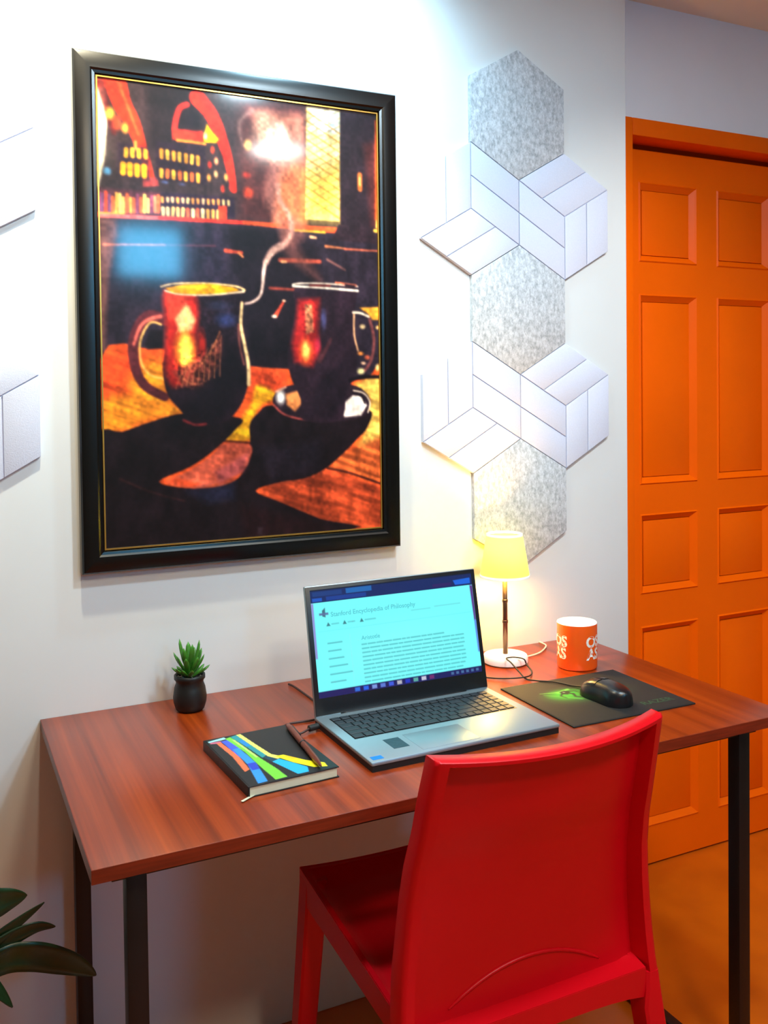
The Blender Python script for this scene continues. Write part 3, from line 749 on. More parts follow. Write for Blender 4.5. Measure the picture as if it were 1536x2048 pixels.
def white_tile(cx, cz, flip, label):
    th = 0.0105
    if flip not in white_meshes:
        c = (0.0, 0.0); sg = -1 if flip else 1
        g = lambda k: (HV[k][0]*sg, HV[k][1]*sg); mid = lambda a, b: ((a[0]+b[0])/2, (a[1]+b[1])/2)
        lst = []
        for A_, M_, B_ in (('UR', 'T', 'UL'), ('B', 'LR', 'UR'), ('UL', 'LL', 'B')):
            A_, M_, B_ = g(A_), g(M_), g(B_)
            for st in ([c, A_, mid(A_, M_), mid(c, B_)], [mid(c, B_), mid(A_, M_), M_, B_]):
                bm = bmesh.new(); prism(bm, shrink(st, 0.0009), -th, -th+0.005, bev=0.0013)
                bmesh.ops.recalc_face_normals(bm, faces=bm.faces[:]); me = bpy.data.meshes.new('felt_strip'); bm.to_mesh(me); bm.free(); me.materials.append(M['felt'])
                for p in me.polygons: p.use_smooth = True
                me.set_sharp_from_angle(angle=math.radians(30)); lst.append(me)
        bm = bmesh.new(); prism(bm, shrink([HV[k] for k in order], 0.0006), -th+0.0038, -0.0004)
        bmesh.ops.recalc_face_normals(bm, faces=bm.faces[:]); bk = bpy.data.meshes.new('backing'); bm.to_mesh(bk); bm.free(); bk.materials.append(M['felt'])
        white_meshes[flip] = (bk, lst)
    bk, lst = white_meshes[flip]
    t = tag(empty('felt_hexagon', (cx, 0, cz)), label, 'wall panel', 'white grooved felt hexagons')
    o = bpy.data.objects.new('backing', bk); COL.objects.link(o); o.parent = t
    for me in lst:
        o = bpy.data.objects.new('felt_strip', me); COL.objects.link(o); o.parent = t
    return t
ZA = 1.9132
grey_tile(0, ZA, 'grey speckled felt hexagon at the top of the tile column, near the ceiling')
white_tile(-HW, ZA-1.5*s_, True, 'white grooved felt hexagon below the topmost grey one, on the picture side')
white_tile(HW, ZA-1.5*s_, False, 'white grooved felt hexagon below the topmost grey one, on the door side')
grey_tile(0, ZA-3*s_, 'grey speckled felt hexagon in the middle of the column between two white pairs')
white_tile(-HW, ZA-4.5*s_, True, 'white grooved felt hexagon of the lower pair, on the picture side')
white_tile(HW, ZA-4.5*s_, False, 'white grooved felt hexagon of the lower pair, on the door side')
grey_tile(0, ZA-6*s_, 'grey speckled felt hexagon at the bottom of the column, behind the lamp shade')
white_tile(-1.159, ZA-1.5*s_, False, 'brightly lit white felt hexagon left of the picture, upper of two')
white_tile(-1.159, ZA-4.5*s_, False, 'white felt hexagon left of the picture, lower of two')

# ------------------------------------------------------------------ desk
TZ = 0.7041; DX0, DX1, DY0, DY1 = -1.042, 0.168, -0.599, -0.001; TT = 0.019
desk = tag(empty('desk', (-0.437, -0.30, 0)), 'rectangular desk with glossy reddish-brown wood top and black steel legs', 'desk')
DO = (0.437, 0.30, 0)
def dk(o): o.location = DO; return o
dk(mbox('tabletop', (DX0, DX1, DY0, DY1, TZ-TT, TZ), M['wood'], desk, bev=0.0012))
for nm_, dm_ in (('front', (DX0-0.0006, DX1+0.0006, DY0-0.0006, DY0+0.0004, TZ-TT+0.0004, TZ-0.0006)), ('left', (DX0-0.0006, DX0+0.0004, DY0, DY1, TZ-TT+0.0004, TZ-0.0006)), ('right', (DX1-0.0004, DX1+0.0006, DY0, DY1, TZ-TT+0.0004, TZ-0.0006))): dk(mbox('edge_band', dm_, M['edge'], desk))
RZ = TZ - TT; LT = 0.0265; LXA, LXB = -0.9950, 0.0815; LYF, LYB = -0.5650, -0.0600
for x in (LXA, LXB):
    for y in (LYF, LYB): dk(mbox('leg', (x, x+LT, y, y+LT, 0.003, RZ-0.0005), M['black'], desk, bev=0.0015))
for y in (LYF, LYB): dk(mbox('rail', (LXA - 0.018 if y == LYF else LXA+LT, LXB + (LT+0.018 if y == LYF else 0), y+0.002, y+LT-0.002, RZ-0.0205, RZ-0.0004), M['black'], desk, bev=0.0012))
for x in (LXA, LXB): dk(mbox('rail', (x+0.002, x+LT-0.002, LYF+LT, LYB, RZ-0.0205, RZ-0.0004), M['black'], desk, bev=0.0012))
for x in (LXA, LXB): dk(mbox('foot_rail', (x+0.001, x+LT-0.001, LYF+LT, LYB, 0.004, 0.030), M['black'], desk, bev=0.0015))
for x in (LXA, LXB):
    for y in (LYF, LYB): dk(mbox('foot_pad', (x-0.001, x+LT+0.001, y-0.001, y+LT+0.001, 0, 0.004), M['rubber'], desk))

# ------------------------------------------------------------------ red chair
chair = tag(empty('chair', (-0.444, -0.48, 0)), 'red moulded plastic chair tucked under the desk, its back to the viewer', 'chair')
CX = -0.444
CO = (0.444, 0.48, 0)
def ch(o): o.location = CO; return o
PZ = [0.0, 0.20, 0.36, 0.42, 0.46, 0.50, 0.55, 0.60, 0.65, 0.70, 0.75, 0.79, 0.815]
PY = [-0.745, -0.712, -0.696, -0.6887, -0.6847, -0.6826, -0.6836, -0.6865, -0.6949, -0.7092, -0.7213, -0.7317, -0.738]
PH = [0.258, 0.240, 0.2246, 0.2200, 0.2176, 0.2152, 0.2107, 0.2070, 0.2033, 0.1986, 0.1959, 0.1925, 0.1905]
py = lambda z: float(np.interp(z, PZ, PY)); ph = lambda z: float(np.interp(z, PZ, PH))
RIM = 0.0225; TH = 0.006; ZB, ZTOP = 0.385, 0.812
DEPZ = lambda z: float(np.interp(z, [0.40, 0.6, 0.8], [0.041, 0.033, 0.031]))
def bulge(z): return 0.030*min(1, max(0, (z-0.40)/0.3))+0.004
us = [0, 0.004, 0.010] ; 
def ulist():
    a = [0, 0.003, 0.008, RIM-0.004, RIM-0.0005, RIM+0.002]
    return a
bm = bmesh.new()
zsamp = [ZB+(ZTOP-0.020-ZB)*i/34 for i in range(35)] + [ZTOP-0.016, ZTOP-0.014, ZTOP-0.008, ZTOP-0.003, ZTOP]
nu_mid = 26
def row_u(z):
    W = 2*ph(z); a = ulist(); inn = [RIM+0.002+(W-2*RIM-0.004)*i/nu_mid for i in range(1, nu_mid)]
    return a + inn + [W-q for q in a[::-1]]
def depth(uu, W, z):
    e = min(uu, W-uu); t = ZTOP - z
    rim = 1.0 if e < RIM-0.001 else (0.0 if e >= RIM+0.0015 else 0.5)
    top = 1.0 if t < 0.013 else (0.0 if t >= 0.0165 else 0.5)
    k = max(rim, top); d = (1-k)*(DEPZ(z)-TH)
    # rounded outer edges
    rr = 0.006; ed = min(e, t)
    if ed < rr: d += rr*(1-math.sqrt(max(0, 1-((rr-ed)/rr)**2)))
    return d
rear, front = [], []
for z in zsamp:
    W = 2*ph(z); ru, fu = [], []
    for uu in row_u(z):
        x = CX - W/2 + uu; f = 2*uu/W - 1; yb = py(z) - bulge(z)*(1-f*f)
        sag = -0.006*(1-f*f)*max(0, (z-0.70)/0.1)
        ru.append(bm.verts.new((x, yb+depth(uu, W, z), z+sag)))
        ed = min(uu, W-uu, ZTOP-z); cr = 0.004*(1-min(1, ed/0.006)); fu.append(bm.verts.new((x, yb+DEPZ(z)-cr, z+sag)))
    rear.append(ru); front.append(fu)
nz, nu = len(rear), len(rear[0])
for j in range(nz-1):
    for i in range(nu-1):
        bm.faces.new((rear[j][i], rear[j][i+1], rear[j+1][i+1], rear[j+1][i])); bm.faces.new((front[j][i], front[j+1][i], front[j+1][i+1], front[j][i+1]))
    for i in (0, nu-1): bm.faces.new((rear[j][i], front[j][i], front[j+1][i], rear[j+1][i]))
for i in range(nu-1):
    for j in (0, nz-1): bm.faces.new((rear[j][i], front[j][i], front[j][i+1], rear[j][i+1]))
back = ch(obj('backrest', bm, M['red'], chair, auto=50))
# arched lip low on the back panel
ARC_C, ARC_W, ARC_Z, ARC_H = -0.444, 0.132, 0.424, 0.043
bm = bmesh.new(); pts = []
for i in range(15):
    t = -1+2*i/14; x = ARC_C+ARC_W*t; z = ARC_Z+ARC_H*(1-t*t); f = (x-CX)/ph(z)
    pts.append((x, py(z)-bulge(z)*(1-f*f)+DEPZ(z)-TH-0.0002, z))
tube(bm, pts, [0.001]+[0.0028]*13+[0.001], 8); ch(obj('arched_lip', bm, M['red'], chair, smooth=True))
# seat: dished slab with deep aprons
SYF, SYR = -0.236, -0.6885
sh = lambda y: float(np.interp(y, [SYR, -0.64, SYF], [0.197, 0.197, 0.191]))
szt = lambda y: float(np.interp(y, [SYR, -0.64, SYF], [0.408, 0.418, 0.446]))
bm = bmesh.new(); ny_, nx_ = 24, 24; T, Bt = [], []
for j in range(ny_+1):
    y = SYF+(SYR-SYF)*j/ny_; ty = j/ny_; ra, rb = [], []
    for i in range(nx_+1):
        f = -1+2*i/nx_; x = CX+sh(y)*f; ef = min(1, (1-abs(f))/0.16); eyy = min(1, (1-ty)/0.22)*min(1, ty/0.10)
        k = (ef*ef*(3-2*ef))*(eyy*eyy*(3-2*eyy)); fz = -0.010*(1-f*f)*(1-min(1, ty/0.1))
        ra.append(bm.verts.new((x, y, szt(y)-0.022*k+fz))); rb.append(bm.verts.new((x, y, szt(y)-0.022*k-0.010+fz)))
    T.append(ra); Bt.append(rb)
for j in range(ny_):
    for i in range(nx_):
        bm.faces.new((T[j][i], T[j][i+1], T[j+1][i+1], T[j+1][i])); bm.faces.new((Bt[j][i], Bt[j+1][i], Bt[j+1][i+1], Bt[j][i+1]))
    for i in (0, nx_): bm.faces.new((T[j][i], T[j+1][i], Bt[j+1][i], Bt[j][i]))
for i in range(nx_):
    for j in (0, ny_): bm.faces.new((T[j][i], Bt[j][i], Bt[j][i+1], T[j][i+1]))
ch(obj('seat', bm, M['red'], chair, auto=45))
def apron(pts, th, z_of, h_of, inward):
    bm = bmesh.new(); Q = []
    for i, (x, y) in enumerate(pts):
        ix, iy = inward(x, y); zt = z_of(x, y); h = h_of(i/(len(pts)-1))
        Q.append([bm.verts.new(v) for v in ((x, y, zt), (x, y, zt-h), (x+ix*th, y+iy*th, zt-h), (x+ix*th, y+iy*th, zt))])
    for a, b in zip(Q, Q[1:]):
        for k in range(4): bm.faces.new((a[k], a[(k+1) % 4], b[(k+1) % 4], b[k]))
    bm.faces.new(Q[0]); bm.faces.new(Q[-1][::-1]); return bm
ah = lambda t: 0.054-0.016*t
ah2 = lambda t: 0.034+0.010*(2*t-1)**4
for sg in (-1, 1):
    pts = [(CX+sg*(sh(SYF+(SYR-SYF)*k/12)+0.001), SYF+(SYR-SYF+0.03)*k/12) for k in range(13)]
    ch(obj('apron', apron(pts, 0.010, lambda x, y: szt(y)-0.001, ah, lambda x, y: (-sg, 0)), M['red'], chair, auto=40))
for y, iy in ((SYF+0.001, -1), (SYR-0.0005, 1)):
    pts = [(CX-sh(y)+2*sh(y)*k/12, y) for k in range(13)]
    ch(obj('apron', apron(pts, 0.010, lambda x, y: szt(y)-0.0015-(0.010*(1-((x-CX)/sh(y))**2) if iy < 0 else 0), ah2, lambda x, y: (0, iy)), M['red'], chair, auto=40))
def leg(sections):
    bm = bmesh.new(); rings = []
    for (x0, x1, y0, y1, z) in sections:
        c = 0.004
        rings.append([bm.verts.new(p) for p in ((x0+c,y0,z),(x1-c,y0,z),(x1,y0+c,z),(x1,y1-c,z),(x1-c,y1,z),(x0+c,y1,z),(x0,y1-c,z),(x0,y0+c,z))])
    for a, b in zip(rings, rings[1:]):
        for k in range(8): bm.faces.new((a[k], a[(k+1) % 8], b[(k+1) % 8], b[k]))
    bm.faces.new(rings[0][::-1]); bm.faces.new(rings[-1]); return bm
for sg in (-1, 1):
    sec = []
    for z, wd, dp in ((0, 0.030, 0.034), (0.15, 0.033, 0.038), (0.30, 0.036, 0.041), (0.35, 0.036, 0.042), (0.375, 0.028, 0.042), (0.40, 0.0235, 0.041)):
        xo = CX+sg*ph(z); xi = xo-sg*wd; y0 = py(z)-0.001; sec.append((min(xo, xi), max(xo, xi), y0, y0+dp, z))
    ch(obj('leg', leg(sec), M['red'], chair, auto=40))
    sec = []
    for z, wd, hw_, yy in ((0, 0.030, 0.220, -0.222), (0.17, 0.036, 0.209, -0.228), (0.37, 0.040, 0.196, -0.233), (0.432, 0.040, 0.1925, -0.235)):
        xo = CX+sg*hw_; xi = xo-sg*wd; sec.append((min(xo, xi), max(xo, xi), yy-wd, yy, z))
    ch(obj('leg', leg(sec), M['red'], chair, auto=40))

# ------------------------------------------------------------------ laptop
LPX, LPY, LW, LD, LH = -0.4355, -0.377, 0.357, 0.233, 0.0165
lap = tag(empty('laptop', (LPX, LPY, TZ), math.radians(0.6)), 'open silver laptop showing a cyan web page, in front of the lamp', 'laptop')
mbox('base', (-LW/2, LW/2, -LD/2, LD/2, 0.0095, LH), M['alu'], lap, bev=0.003)
mbox('underside', (-LW/2+0.002, LW/2-0.002, -LD/2+0.002, LD/2-0.002, 0.0, 0.0097), M['rubber'], lap)
ky0 = LD/2-0.026
kw = 0.0172; kh = 0.0152; gap = 0.0022
mbox('keyboard_well', (-0.160, 0.160, ky0-6*(kh+gap)-0.002, ky0+0.001, LH-0.002, LH+0.0002), M['dark_plastic'], lap)
keymesh = {}
def key(x, y, wk, hk):
    kk = (round(wk, 5), round(hk, 5))
    if kk not in keymesh:
        bm = bmesh.new(); box(bm, 0, wk, -hk, 0, 0, 0.0014, bev=0.0006, seg=1); bmesh.ops.recalc_face_normals(bm, faces=bm.faces[:]); me = bpy.data.meshes.new('key'); bm.to_mesh(me); bm.free(); me.materials.append(M['key']); keymesh[kk] = me
    o = bpy.data.objects.new('key', keymesh[kk]); COL.objects.link(o); o.parent = lap; o.location = (x, y, LH+0.0003)
unit = (0.318+gap)/18.3
rowsk = [[1.02]*18, [1]*13+[1.5]+[0.95]*4, [1.4]+[1]*12+[1.1]+[0.95]*4, [1.7]+[1]*11+[1.8]+[0.95]*4, [2.1]+[1]*10+[2.4]+[0.95]*4, [1.2, 1, 1, 1.2, 5, 1.2, 1.2, 0.9, 0.9, 0.9]+[0.95]*4]
for r, rw in enumerate(rowsk):
    x = -0.159; tot = sum(rw); k_ = 0.318/tot
    for wk in rw:
        key(x, ky0-r*(kh+gap)-0.001, wk*k_-gap, kh if r else kh*0.85); x += wk*k_
mbox('touchpad', (-0.083, 0.024, -LD/2+0.009, -LD/2+0.082, LH-0.001, LH+0.0004), M['alu'], lap, bev=0.0003)
tag(mbox('sticker', (-0.122, -0.094, -LD/2+0.034, -LD/2+0.076, LH-0.001, LH+0.0003), mat('dark_sticker', (40, 60, 74), 0.4, var=0.3, vscale=200), lap), 'dark rectangular sticker')
tag(mbox('sticker', (-0.172, -0.153, -LD/2+0.008, -LD/2+0.021, LH-0.001, LH+0.0003), mat('blue_sticker', (20, 120, 214), 0.4), lap), 'small blue sticker')
# lid: local frame, hinge at rear edge
lid = empty('lid', (0, LD/2-0.006, LH+0.002)); lid.parent = lap; tilt = math.atan2(0.252-0.207, 0.942-0.725); lid.rotation_euler = (-tilt, 0, 0)
bm = bmesh.new(); box(bm, -LW/2, LW/2, -0.002, 0.005, -0.004, 0.224, bev=0.002); obj('lid_shell', bm, M['alu'], lid, auto=40)
LBZ = 0.026
bm = bmesh.new(); box(bm, -LW/2+0.001, LW/2-0.001, -0.0034, -0.0019, -0.001, 0.2225, bev=0.0006); obj('bezel', bm, M['dark_plastic'], lid, auto=40)
bm = bmesh.new(); tube(bm, [(-0.13, 0.001, -0.003), (0, 0.001, -0.003), (0.13, 0.001, -0.003)], 0.0045, 12); obj('hinge', bm, M['dark_plastic'], lid, smooth=True)
SW, SH = 338, 188
sc = [('P', (120, 255, 255), 1, 1, [(0, 0), (338, 0), (338, 188), (0, 188)]), ('B', (136, 255, 255), 0.6, 170, 120, 160, 60, 0),
      ('P', (10, 34, 96), 1, 0.7, [(-1, -1), (339, -1), (339, 23), (-1, 23)]), ('P', (4, 16, 40), 1, 0.7, [(-1, -1), (339, -1), (339, 2), (-1, 2)]),
      ('P', (28, 100, 176), 1, 0.7, [(70, 3), (122, 3), (122, 12), (70, 12)]), ('P', (20, 60, 130), .8, 1, [(4, 4), (62, 4), (62, 12), (4, 12)]),
      ('P', (20, 84, 190), 1, 1, [(3, 15), (22, 15), (22, 21), (3, 21)]), ('P', (20, 100, 220), 1, 1, [(296, 11), (334, 9), (334, 20), (300, 20)]),
      ('P', (16, 60, 150), .9, 1, [(30, 14), (110, 14), (110, 21), (30, 21)]), ('P', (40, 24, 96), 1, 1, [(250, 14), (292, 14), (292, 20), (250, 20)]),
      ('P', (20, 22, 92), 1, .7, [(-1, 177), (339, 177), (339, 189), (-1, 189)]), ('P', (150, 130, 210), 1, 2, [(0, 24), (4, 24), (4, 120), (0, 120)]), ('P', (90, 40, 130), 1, 2, [(332, 24), (338, 24), (338, 90), (334, 90)]), ('P', (90, 120, 230), 1, 2, [(334, 90), (338, 90), (338, 150), (335, 150)]),
      ('P', (60, 100, 120), .9, 1, [(20, 38), (26, 33), (26, 50), (20, 48)]), ('P', (90, 110, 160), .9, 1, [(14, 42), (32, 42), (32, 46), (14, 46)]),
      ('L', (150, 235, 240), .5, 1, 1, 1, [(70, 84), (70, 175)]), ('L', (90, 225, 235), .4, 1, 1, 1, [(10, 74), (330, 74)])]
rg = random.Random(3)
for i, xx in enumerate((26, 58, 92)):
    sc.append(('P', (60, 130, 140), 1, .8, [(xx, 66), (xx+4, 59), (xx+8, 66)])); sc.append(('L', (86, 190, 200), .7, .7, 2.4, 2.4, [(xx+11, 63), (xx+24+8*(i == 2), 63)]))
for i, wl in enumerate((27, 24, 28, 34, 42, 28)): sc.append(('L', (80, 180, 190), .75, .8, 2.6, 2.6, [(26, 96+i*13.5), (26+wl, 96+i*13.5)]))
for (a, b, yy) in ((200, 240, 57), (250, 306, 55)): sc.append(('L', (96, 200, 210), .5, 1, 2, 2, [(a, yy), (b, yy)]))
for i in range(10):
    xx = 92; yy = 106+i*7.3
    while xx < 300-(i == 0)*40:
        wl = rg.uniform(5, 22); sc.append(('L', (72, 170, 180), .62, .8, 2.6, 2.6, [(xx, yy), (min(xx+wl, 306), yy)])); xx += wl+3.5
for i, c in enumerate(((40, 110, 220), (30, 100, 230), (120, 150, 220), (90, 120, 210), (60, 90, 220), (180, 180, 190), (30, 50, 190), (90, 170, 160), (200, 200, 220), (110, 40, 110))): sc.append(('P', c, 1, 1, [(70+i*17, 179), (80+i*17, 179), (80+i*17, 186), (70+i*17, 186)]))
for i in range(6): sc.append(('P', (70, 110, 160), 1, 1, [(270+i*11, 180), (276+i*11, 180), (276+i*11, 185), (270+i*11, 185)]))
im = paint(SW, SH, 300, 168, sc, (110, 255, 255))
me = print_mesh('display', 0.338, 0.188, 300, 168, im, lambda u, v: (u-0.169, np.full_like(u, -0.0036), 0.2165-v))
display = link('display', me, print_mat('lit_screen', 0.25, emit=1.0), lid)
mw = Matrix.Translation((-0.169+0.036, -0.0038, 0.2165-0.050)) @ Matrix.Rotation(math.radians(90), 4, 'X')
text_mesh('screen_title', 'Stanford Encyclopedia of Philosophy', 0.0118, M['screen_ink'], lid, mw, depth=0.00005, bold=0.00015)
mw = Matrix.Translation((-0.169+0.092, -0.0038, 0.2165-0.098)) @ Matrix.Rotation(math.radians(90), 4, 'X')
text_mesh('screen_heading', 'Aristotle', 0.0105, M['screen_ink'], lid, mw, depth=0.00005, bold=0.0001)

# charger cable on the left side of the laptop
bm = bmesh.new(); pl = tag(empty('charger_cable', (-0.63, -0.30, TZ)), 'black charger plug and thin cable beside the laptop hinge', 'cable')
tube(bm, [(0.013, 0.011, 0.0085), (-0.006, 0.008, 0.008)], 0.0055, 10); obj('plug', bm, M['rubber'], pl, smooth=True)
bm = bmesh.new(); tube(bm, [(-0.005, 0.008, 0.008), (-0.022, 0.002, 0.005), (-0.034, 0.012, 0.0022), (-0.040, 0.045, 0.0022), (-0.020, 0.062, 0.0022), (0.03, 0.062, 0.0022), (0.06, 0.10, 0.0022), (0.06, 0.24, 0.0022), (0.055, 0.275, 0.0022)], 0.0019, 8); obj('cord', bm, mat('brown_black_cord', (60, 34, 30), 0.5), pl, smooth=True)

# ------------------------------------------------------------------ notebook and pen
nb = tag(empty('notebook', (-0.7400, -0.3845, TZ), math.radians(3.0)), 'black notebook with a fan of coloured stripes on its cover', 'notebook')
W2, H2, TN = 0.0725, 0.104, 0.0165
mbox('back_cover', (-W2, W2, -H2, H2, 0.0, 0.0016), M['cover'], nb, bev=0.0006)
mbox('page_block', (-W2+0.002, W2-0.003, -H2+0.002, H2-0.003, 0.0016, TN-0.0016), M['paper'], nb)
mbox('front_cover', (-W2, W2, -H2, H2, TN-0.0016, TN), M['cover'], nb, bev=0.0006)
mbox('spine', (-W2-0.001, -W2+0.0016, -H2, H2, 0.0, TN), M['cover'], nb, bev=0.0007)
def cov(o):  # cover mm (x right, y down) from the outline of the stripes
    return o
stripes = [
 ('P', (20, 24, 27), 1, 1, [(0, 0), (145, 0), (145, 208), (0, 208)]),
 ('P', (190, 100, 130), 1, .8, [(4, 14), (22, 16), (20, 26), (2, 20)]), ('P', (236, 110, 70), 1, .8, [(12, 22), (20, 22), (26, 90), (22, 150), (12, 156), (16, 90)]),
 ('P', (150, 210, 220), 1, .8, [(2, 8), (32, 2), (34, 12), (2, 14)]),
 ('P', (60, 90, 240), 1, .8, [(22, 18), (34, 16), (38, 60), (36, 110), (26, 110)]), ('P', (40, 140, 230), 1, .8, [(27, 60), (38, 60), (40, 130), (30, 205), (14, 206), (26, 130)]),
 ('P', (30, 60, 190), 1, 1, [(26, 128), (40, 128), (36, 156), (24, 156)]),
 ('P', (110, 200, 60), 1, .8, [(32, 10), (42, 6), (48, 60), (52, 110), (60, 170), (62, 205), (42, 206), (40, 140), (40, 80)]), ('P', (190, 236, 120), .9, .8, [(40, 20), (44, 20), (52, 110), (48, 112)]),
 ('P', (30, 140, 150), 1, .8, [(42, 6), (56, 2), (62, 60), (66, 110), (56, 118), (50, 60)]), ('P', (20, 130, 210), .9, .8, [(48, 30), (56, 28), (58, 60), (50, 60)]),
 ('P', (0, 60, 80), 1, .8, [(58, 116), (68, 112), (76, 140), (66, 150)]), ('P', (20, 170, 240), 1, .8, [(64, 140), (78, 134), (104, 186), (98, 204), (80, 204)]),
 ('P', (236, 226, 110), 1, .8, [(54, 2), (62, 1), (68, 60), (74, 110), (86, 128), (76, 134), (66, 116), (60, 60)]), ('P', (244, 236, 20), 1, .8, [(76, 122), (90, 122), (112, 160), (134, 184), (132, 200), (112, 192), (92, 160)]), ('P', (255, 190, 10), 1, .8, [(86, 124), (92, 128), (104, 146), (96, 148)]),
]
im = paint(145, 208, 110, 156, stripes, (34, 40, 44))
me = print_mesh('cover_print', 0.141, 0.204, 110, 156, im, lambda u, v: (u-0.0705, 0.102-v, np.full_like(u, TN+0.0002)))
link('cover_print', me, print_mat('matt_cover_print', 0.45, gain=1.0), nb)
bm = bmesh.new(); box(bm, -0.001, 0.003, -0.026, 0.01, 0, 0.0006); rb = obj('ribbon', bm, M['paper'], nb); rb.location = (-W2+0.008, -H2+0.004, 0.0018); rb.rotation_euler = (0, 0, math.radians(-62))
pn = tag(empty('pen', (-0.6830, -0.386, TZ+TN+0.0006), math.radians(-4.6)), 'copper-brown pen with dark clip lying on the black notebook', 'pen')
bm = bmesh.new(); lathe(bm, [(0.0008, -0.098), (0.0022, -0.092), (0.0046, -0.074), (0.0050, 0.0), (0.0050, 0.070), (0.0040, 0.090), (0.0016, 0.094)], 18)
bmesh.ops.rotate(bm, verts=bm.verts[:], cent=(0, 0, 0), matrix=Matrix.Rotation(math.radians(-90), 3, 'X')); bmesh.ops.translate(bm, verts=bm.verts[:], vec=(0, 0, 0.005)); obj('barrel', bm, M['pen'], pn, smooth=True)
tag(mbox('clip', (0.003, 0.006, 0.03, 0.078, 0.0068, 0.0082), M['black_gloss'], pn, bev=0.0004), 'dark clip')
bm = bmesh.new(); lathe(bm, [(0.0053, 0.0), (0.0053, 0.004)], 18); bmesh.ops.rotate(bm, verts=bm.verts[:], cent=(0, 0, 0), matrix=Matrix.Rotation(math.radians(-90), 3, 'X')); obj('band', bm, M['black_gloss'], pn, loc=(0, -0.002, 0.005), smooth=True)

# ------------------------------------------------------------------ succulent in a black pot
pot = tag(empty('potted_succulent', (-0.7875, -0.0760, TZ)), 'small green succulent in a matt black rounded pot near the wall', 'potted plant')
bm = bmesh.new(); lathe(bm, [(0.021, 0), (0.026, 0.003), (0.0300, 0.016), (0.0308, 0.026), (0.0285, 0.042), (0.0250, 0.052), (0.0262, 0.057), (0.0285, 0.059), (0.0285, 0.066), (0.0258, 0.067), (0.0245, 0.060), (0.0240, 0.050), (0.001, 0.050)], 40); obj('pot', bm, M['ceramic_black'], pot, smooth=True)
bm = bmesh.new(); lathe(bm, [(0.0238, 0.0505), (0.0236, 0.058), (0.014, 0.0605), (0.001, 0.061)], 30); obj('soil', bm, M['soil'], pot, smooth=True)
pb = bmesh.new()
for i in range(26):
    a = rg.uniform(0, 6.28); r = rg.uniform(0.012, 0.021); bmesh.ops.create_icosphere(pb, subdivisions=1, radius=rg.uniform(0.0016, 0.003), matrix=Matrix.Translation((r*math.cos(a), r*math.sin(a), 0.0612)))
tag(obj('gravel', pb, M['pebble'], pot, smooth=True), 'pale pebbles around the stem', kind='stuff')
def succ_leaf(L, wd):
    bm = bmesh.new(); rings = []; n = 8; K = 9
    for k in range(K):
        t = k/(K-1); ww = wd*(0.45+1.1*t-0.2*t*t)*(1-t**2.6)**0.6+0.0002; up = L*t; out = 0.10*L*math.sin(t*2.2)
        rings.append([bm.verts.new((math.cos(2*math.pi*i/n)*ww, out+math.sin(2*math.pi*i/n)*ww*0.45, up)) for i in range(n)])
    for a, b in zip(rings, rings[1:]):
        for i in range(n): bm.faces.new((a[i], a[(i+1) % n], b[(i+1) % n], b[i]))
    bm.faces.new(rings[0][::-1]); bm.faces.new(rings[-1]); bmesh.ops.recalc_face_normals(bm, faces=bm.faces[:])
    me = bpy.data.meshes.new('leaf'); bm.to_mesh(me); bm.free(); me.materials.append(M['leaf'])
    for p in me.polygons: p.use_smooth = True
    return me
lm_ = [succ_leaf(0.062, 0.0066), succ_leaf(0.050, 0.0062), succ_leaf(0.040, 0.0058)]
for i in range(24):
    ring = 0 if i < 5 else (1 if i < 13 else 2); a = i*2.399; tl = (0.16, 0.50, 0.92)[ring]+rg.uniform(-.08, .08)
    o = bpy.data.objects.new('leaf', lm_[ring]); COL.objects.link(o); o.parent = pot
    o.rotation_euler = (Matrix.Rotation(a, 3, 'Z') @ Matrix.Rotation(-tl, 3, 'X')).to_euler(); o.location = (0.002*math.cos(a), 0.002*math.sin(a), 0.060 + 0.003*(2-ring))
    o.scale = (1, 1, rg.uniform(.88, 1.12))

# ------------------------------------------------------------------ table lamp
lx, ly = -0.1035, -0.0950
lamp = tag(empty('table_lamp', (lx, ly, TZ)), 'lit table lamp with cream shade, slim metal pole and round white base', 'lamp')
bm = bmesh.new(); lathe(bm, [(0.0445, 0), (0.0480, 0.0025), (0.0485, 0.012), (0.0460, 0.0165), (0.0060, 0.0185)], 56); obj('base', bm, M['white_plastic'], lamp, auto=40)
bm = bmesh.new(); lathe(bm, [(0.0052, 0.018), (0.0052, 0.200)], 20); obj('pole', bm, M['steel'], lamp, smooth=True)
for z in (0.085, 0.130): bm = bmesh.new(); lathe(bm, [(0.0060, z), (0.0062, z+0.001), (0.0062, z+0.005), (0.0060, z+0.006)], 20); obj('collar', bm, M['steel'], lamp, smooth=True)
bm = bmesh.new(); zb, zt = 0.186, 0.2780
lathe(bm, [(0.0535, zb), (0.0385, zt), (0.0377, zt), (0.0527, zb), (0.0535, zb)], 64, cap0=False, cap1=False); bmesh.ops.remove_doubles(bm, verts=bm.verts[:], dist=1e-6); shade = obj('lamp_shade', bm, M['shade'], lamp, smooth=True)
bm = bmesh.new(); lathe(bm, [(0.0539, zb-0.001), (0.0536, zb+0.005), (0.0524, zb+0.005), (0.0524, zb-0.001), (0.0539, zb-0.001)], 64, cap0=False, cap1=False)
lathe(bm, [(0.0394, zt-0.004), (0.0388, zt+0.001), (0.0375, zt+0.001), (0.0378, zt-0.004), (0.0394, zt-0.004)], 64, cap0=False, cap1=False); obj('shade_trim', bm, M['white_plastic'], lamp, smooth=True)
bm = bmesh.new(); lathe(bm, [(0.006, 0.196), (0.012, 0.197), (0.012, 0.206), (0.017, 0.217), (0.019, 0.227), (0.013, 0.240), (0.002, 0.244)], 24)
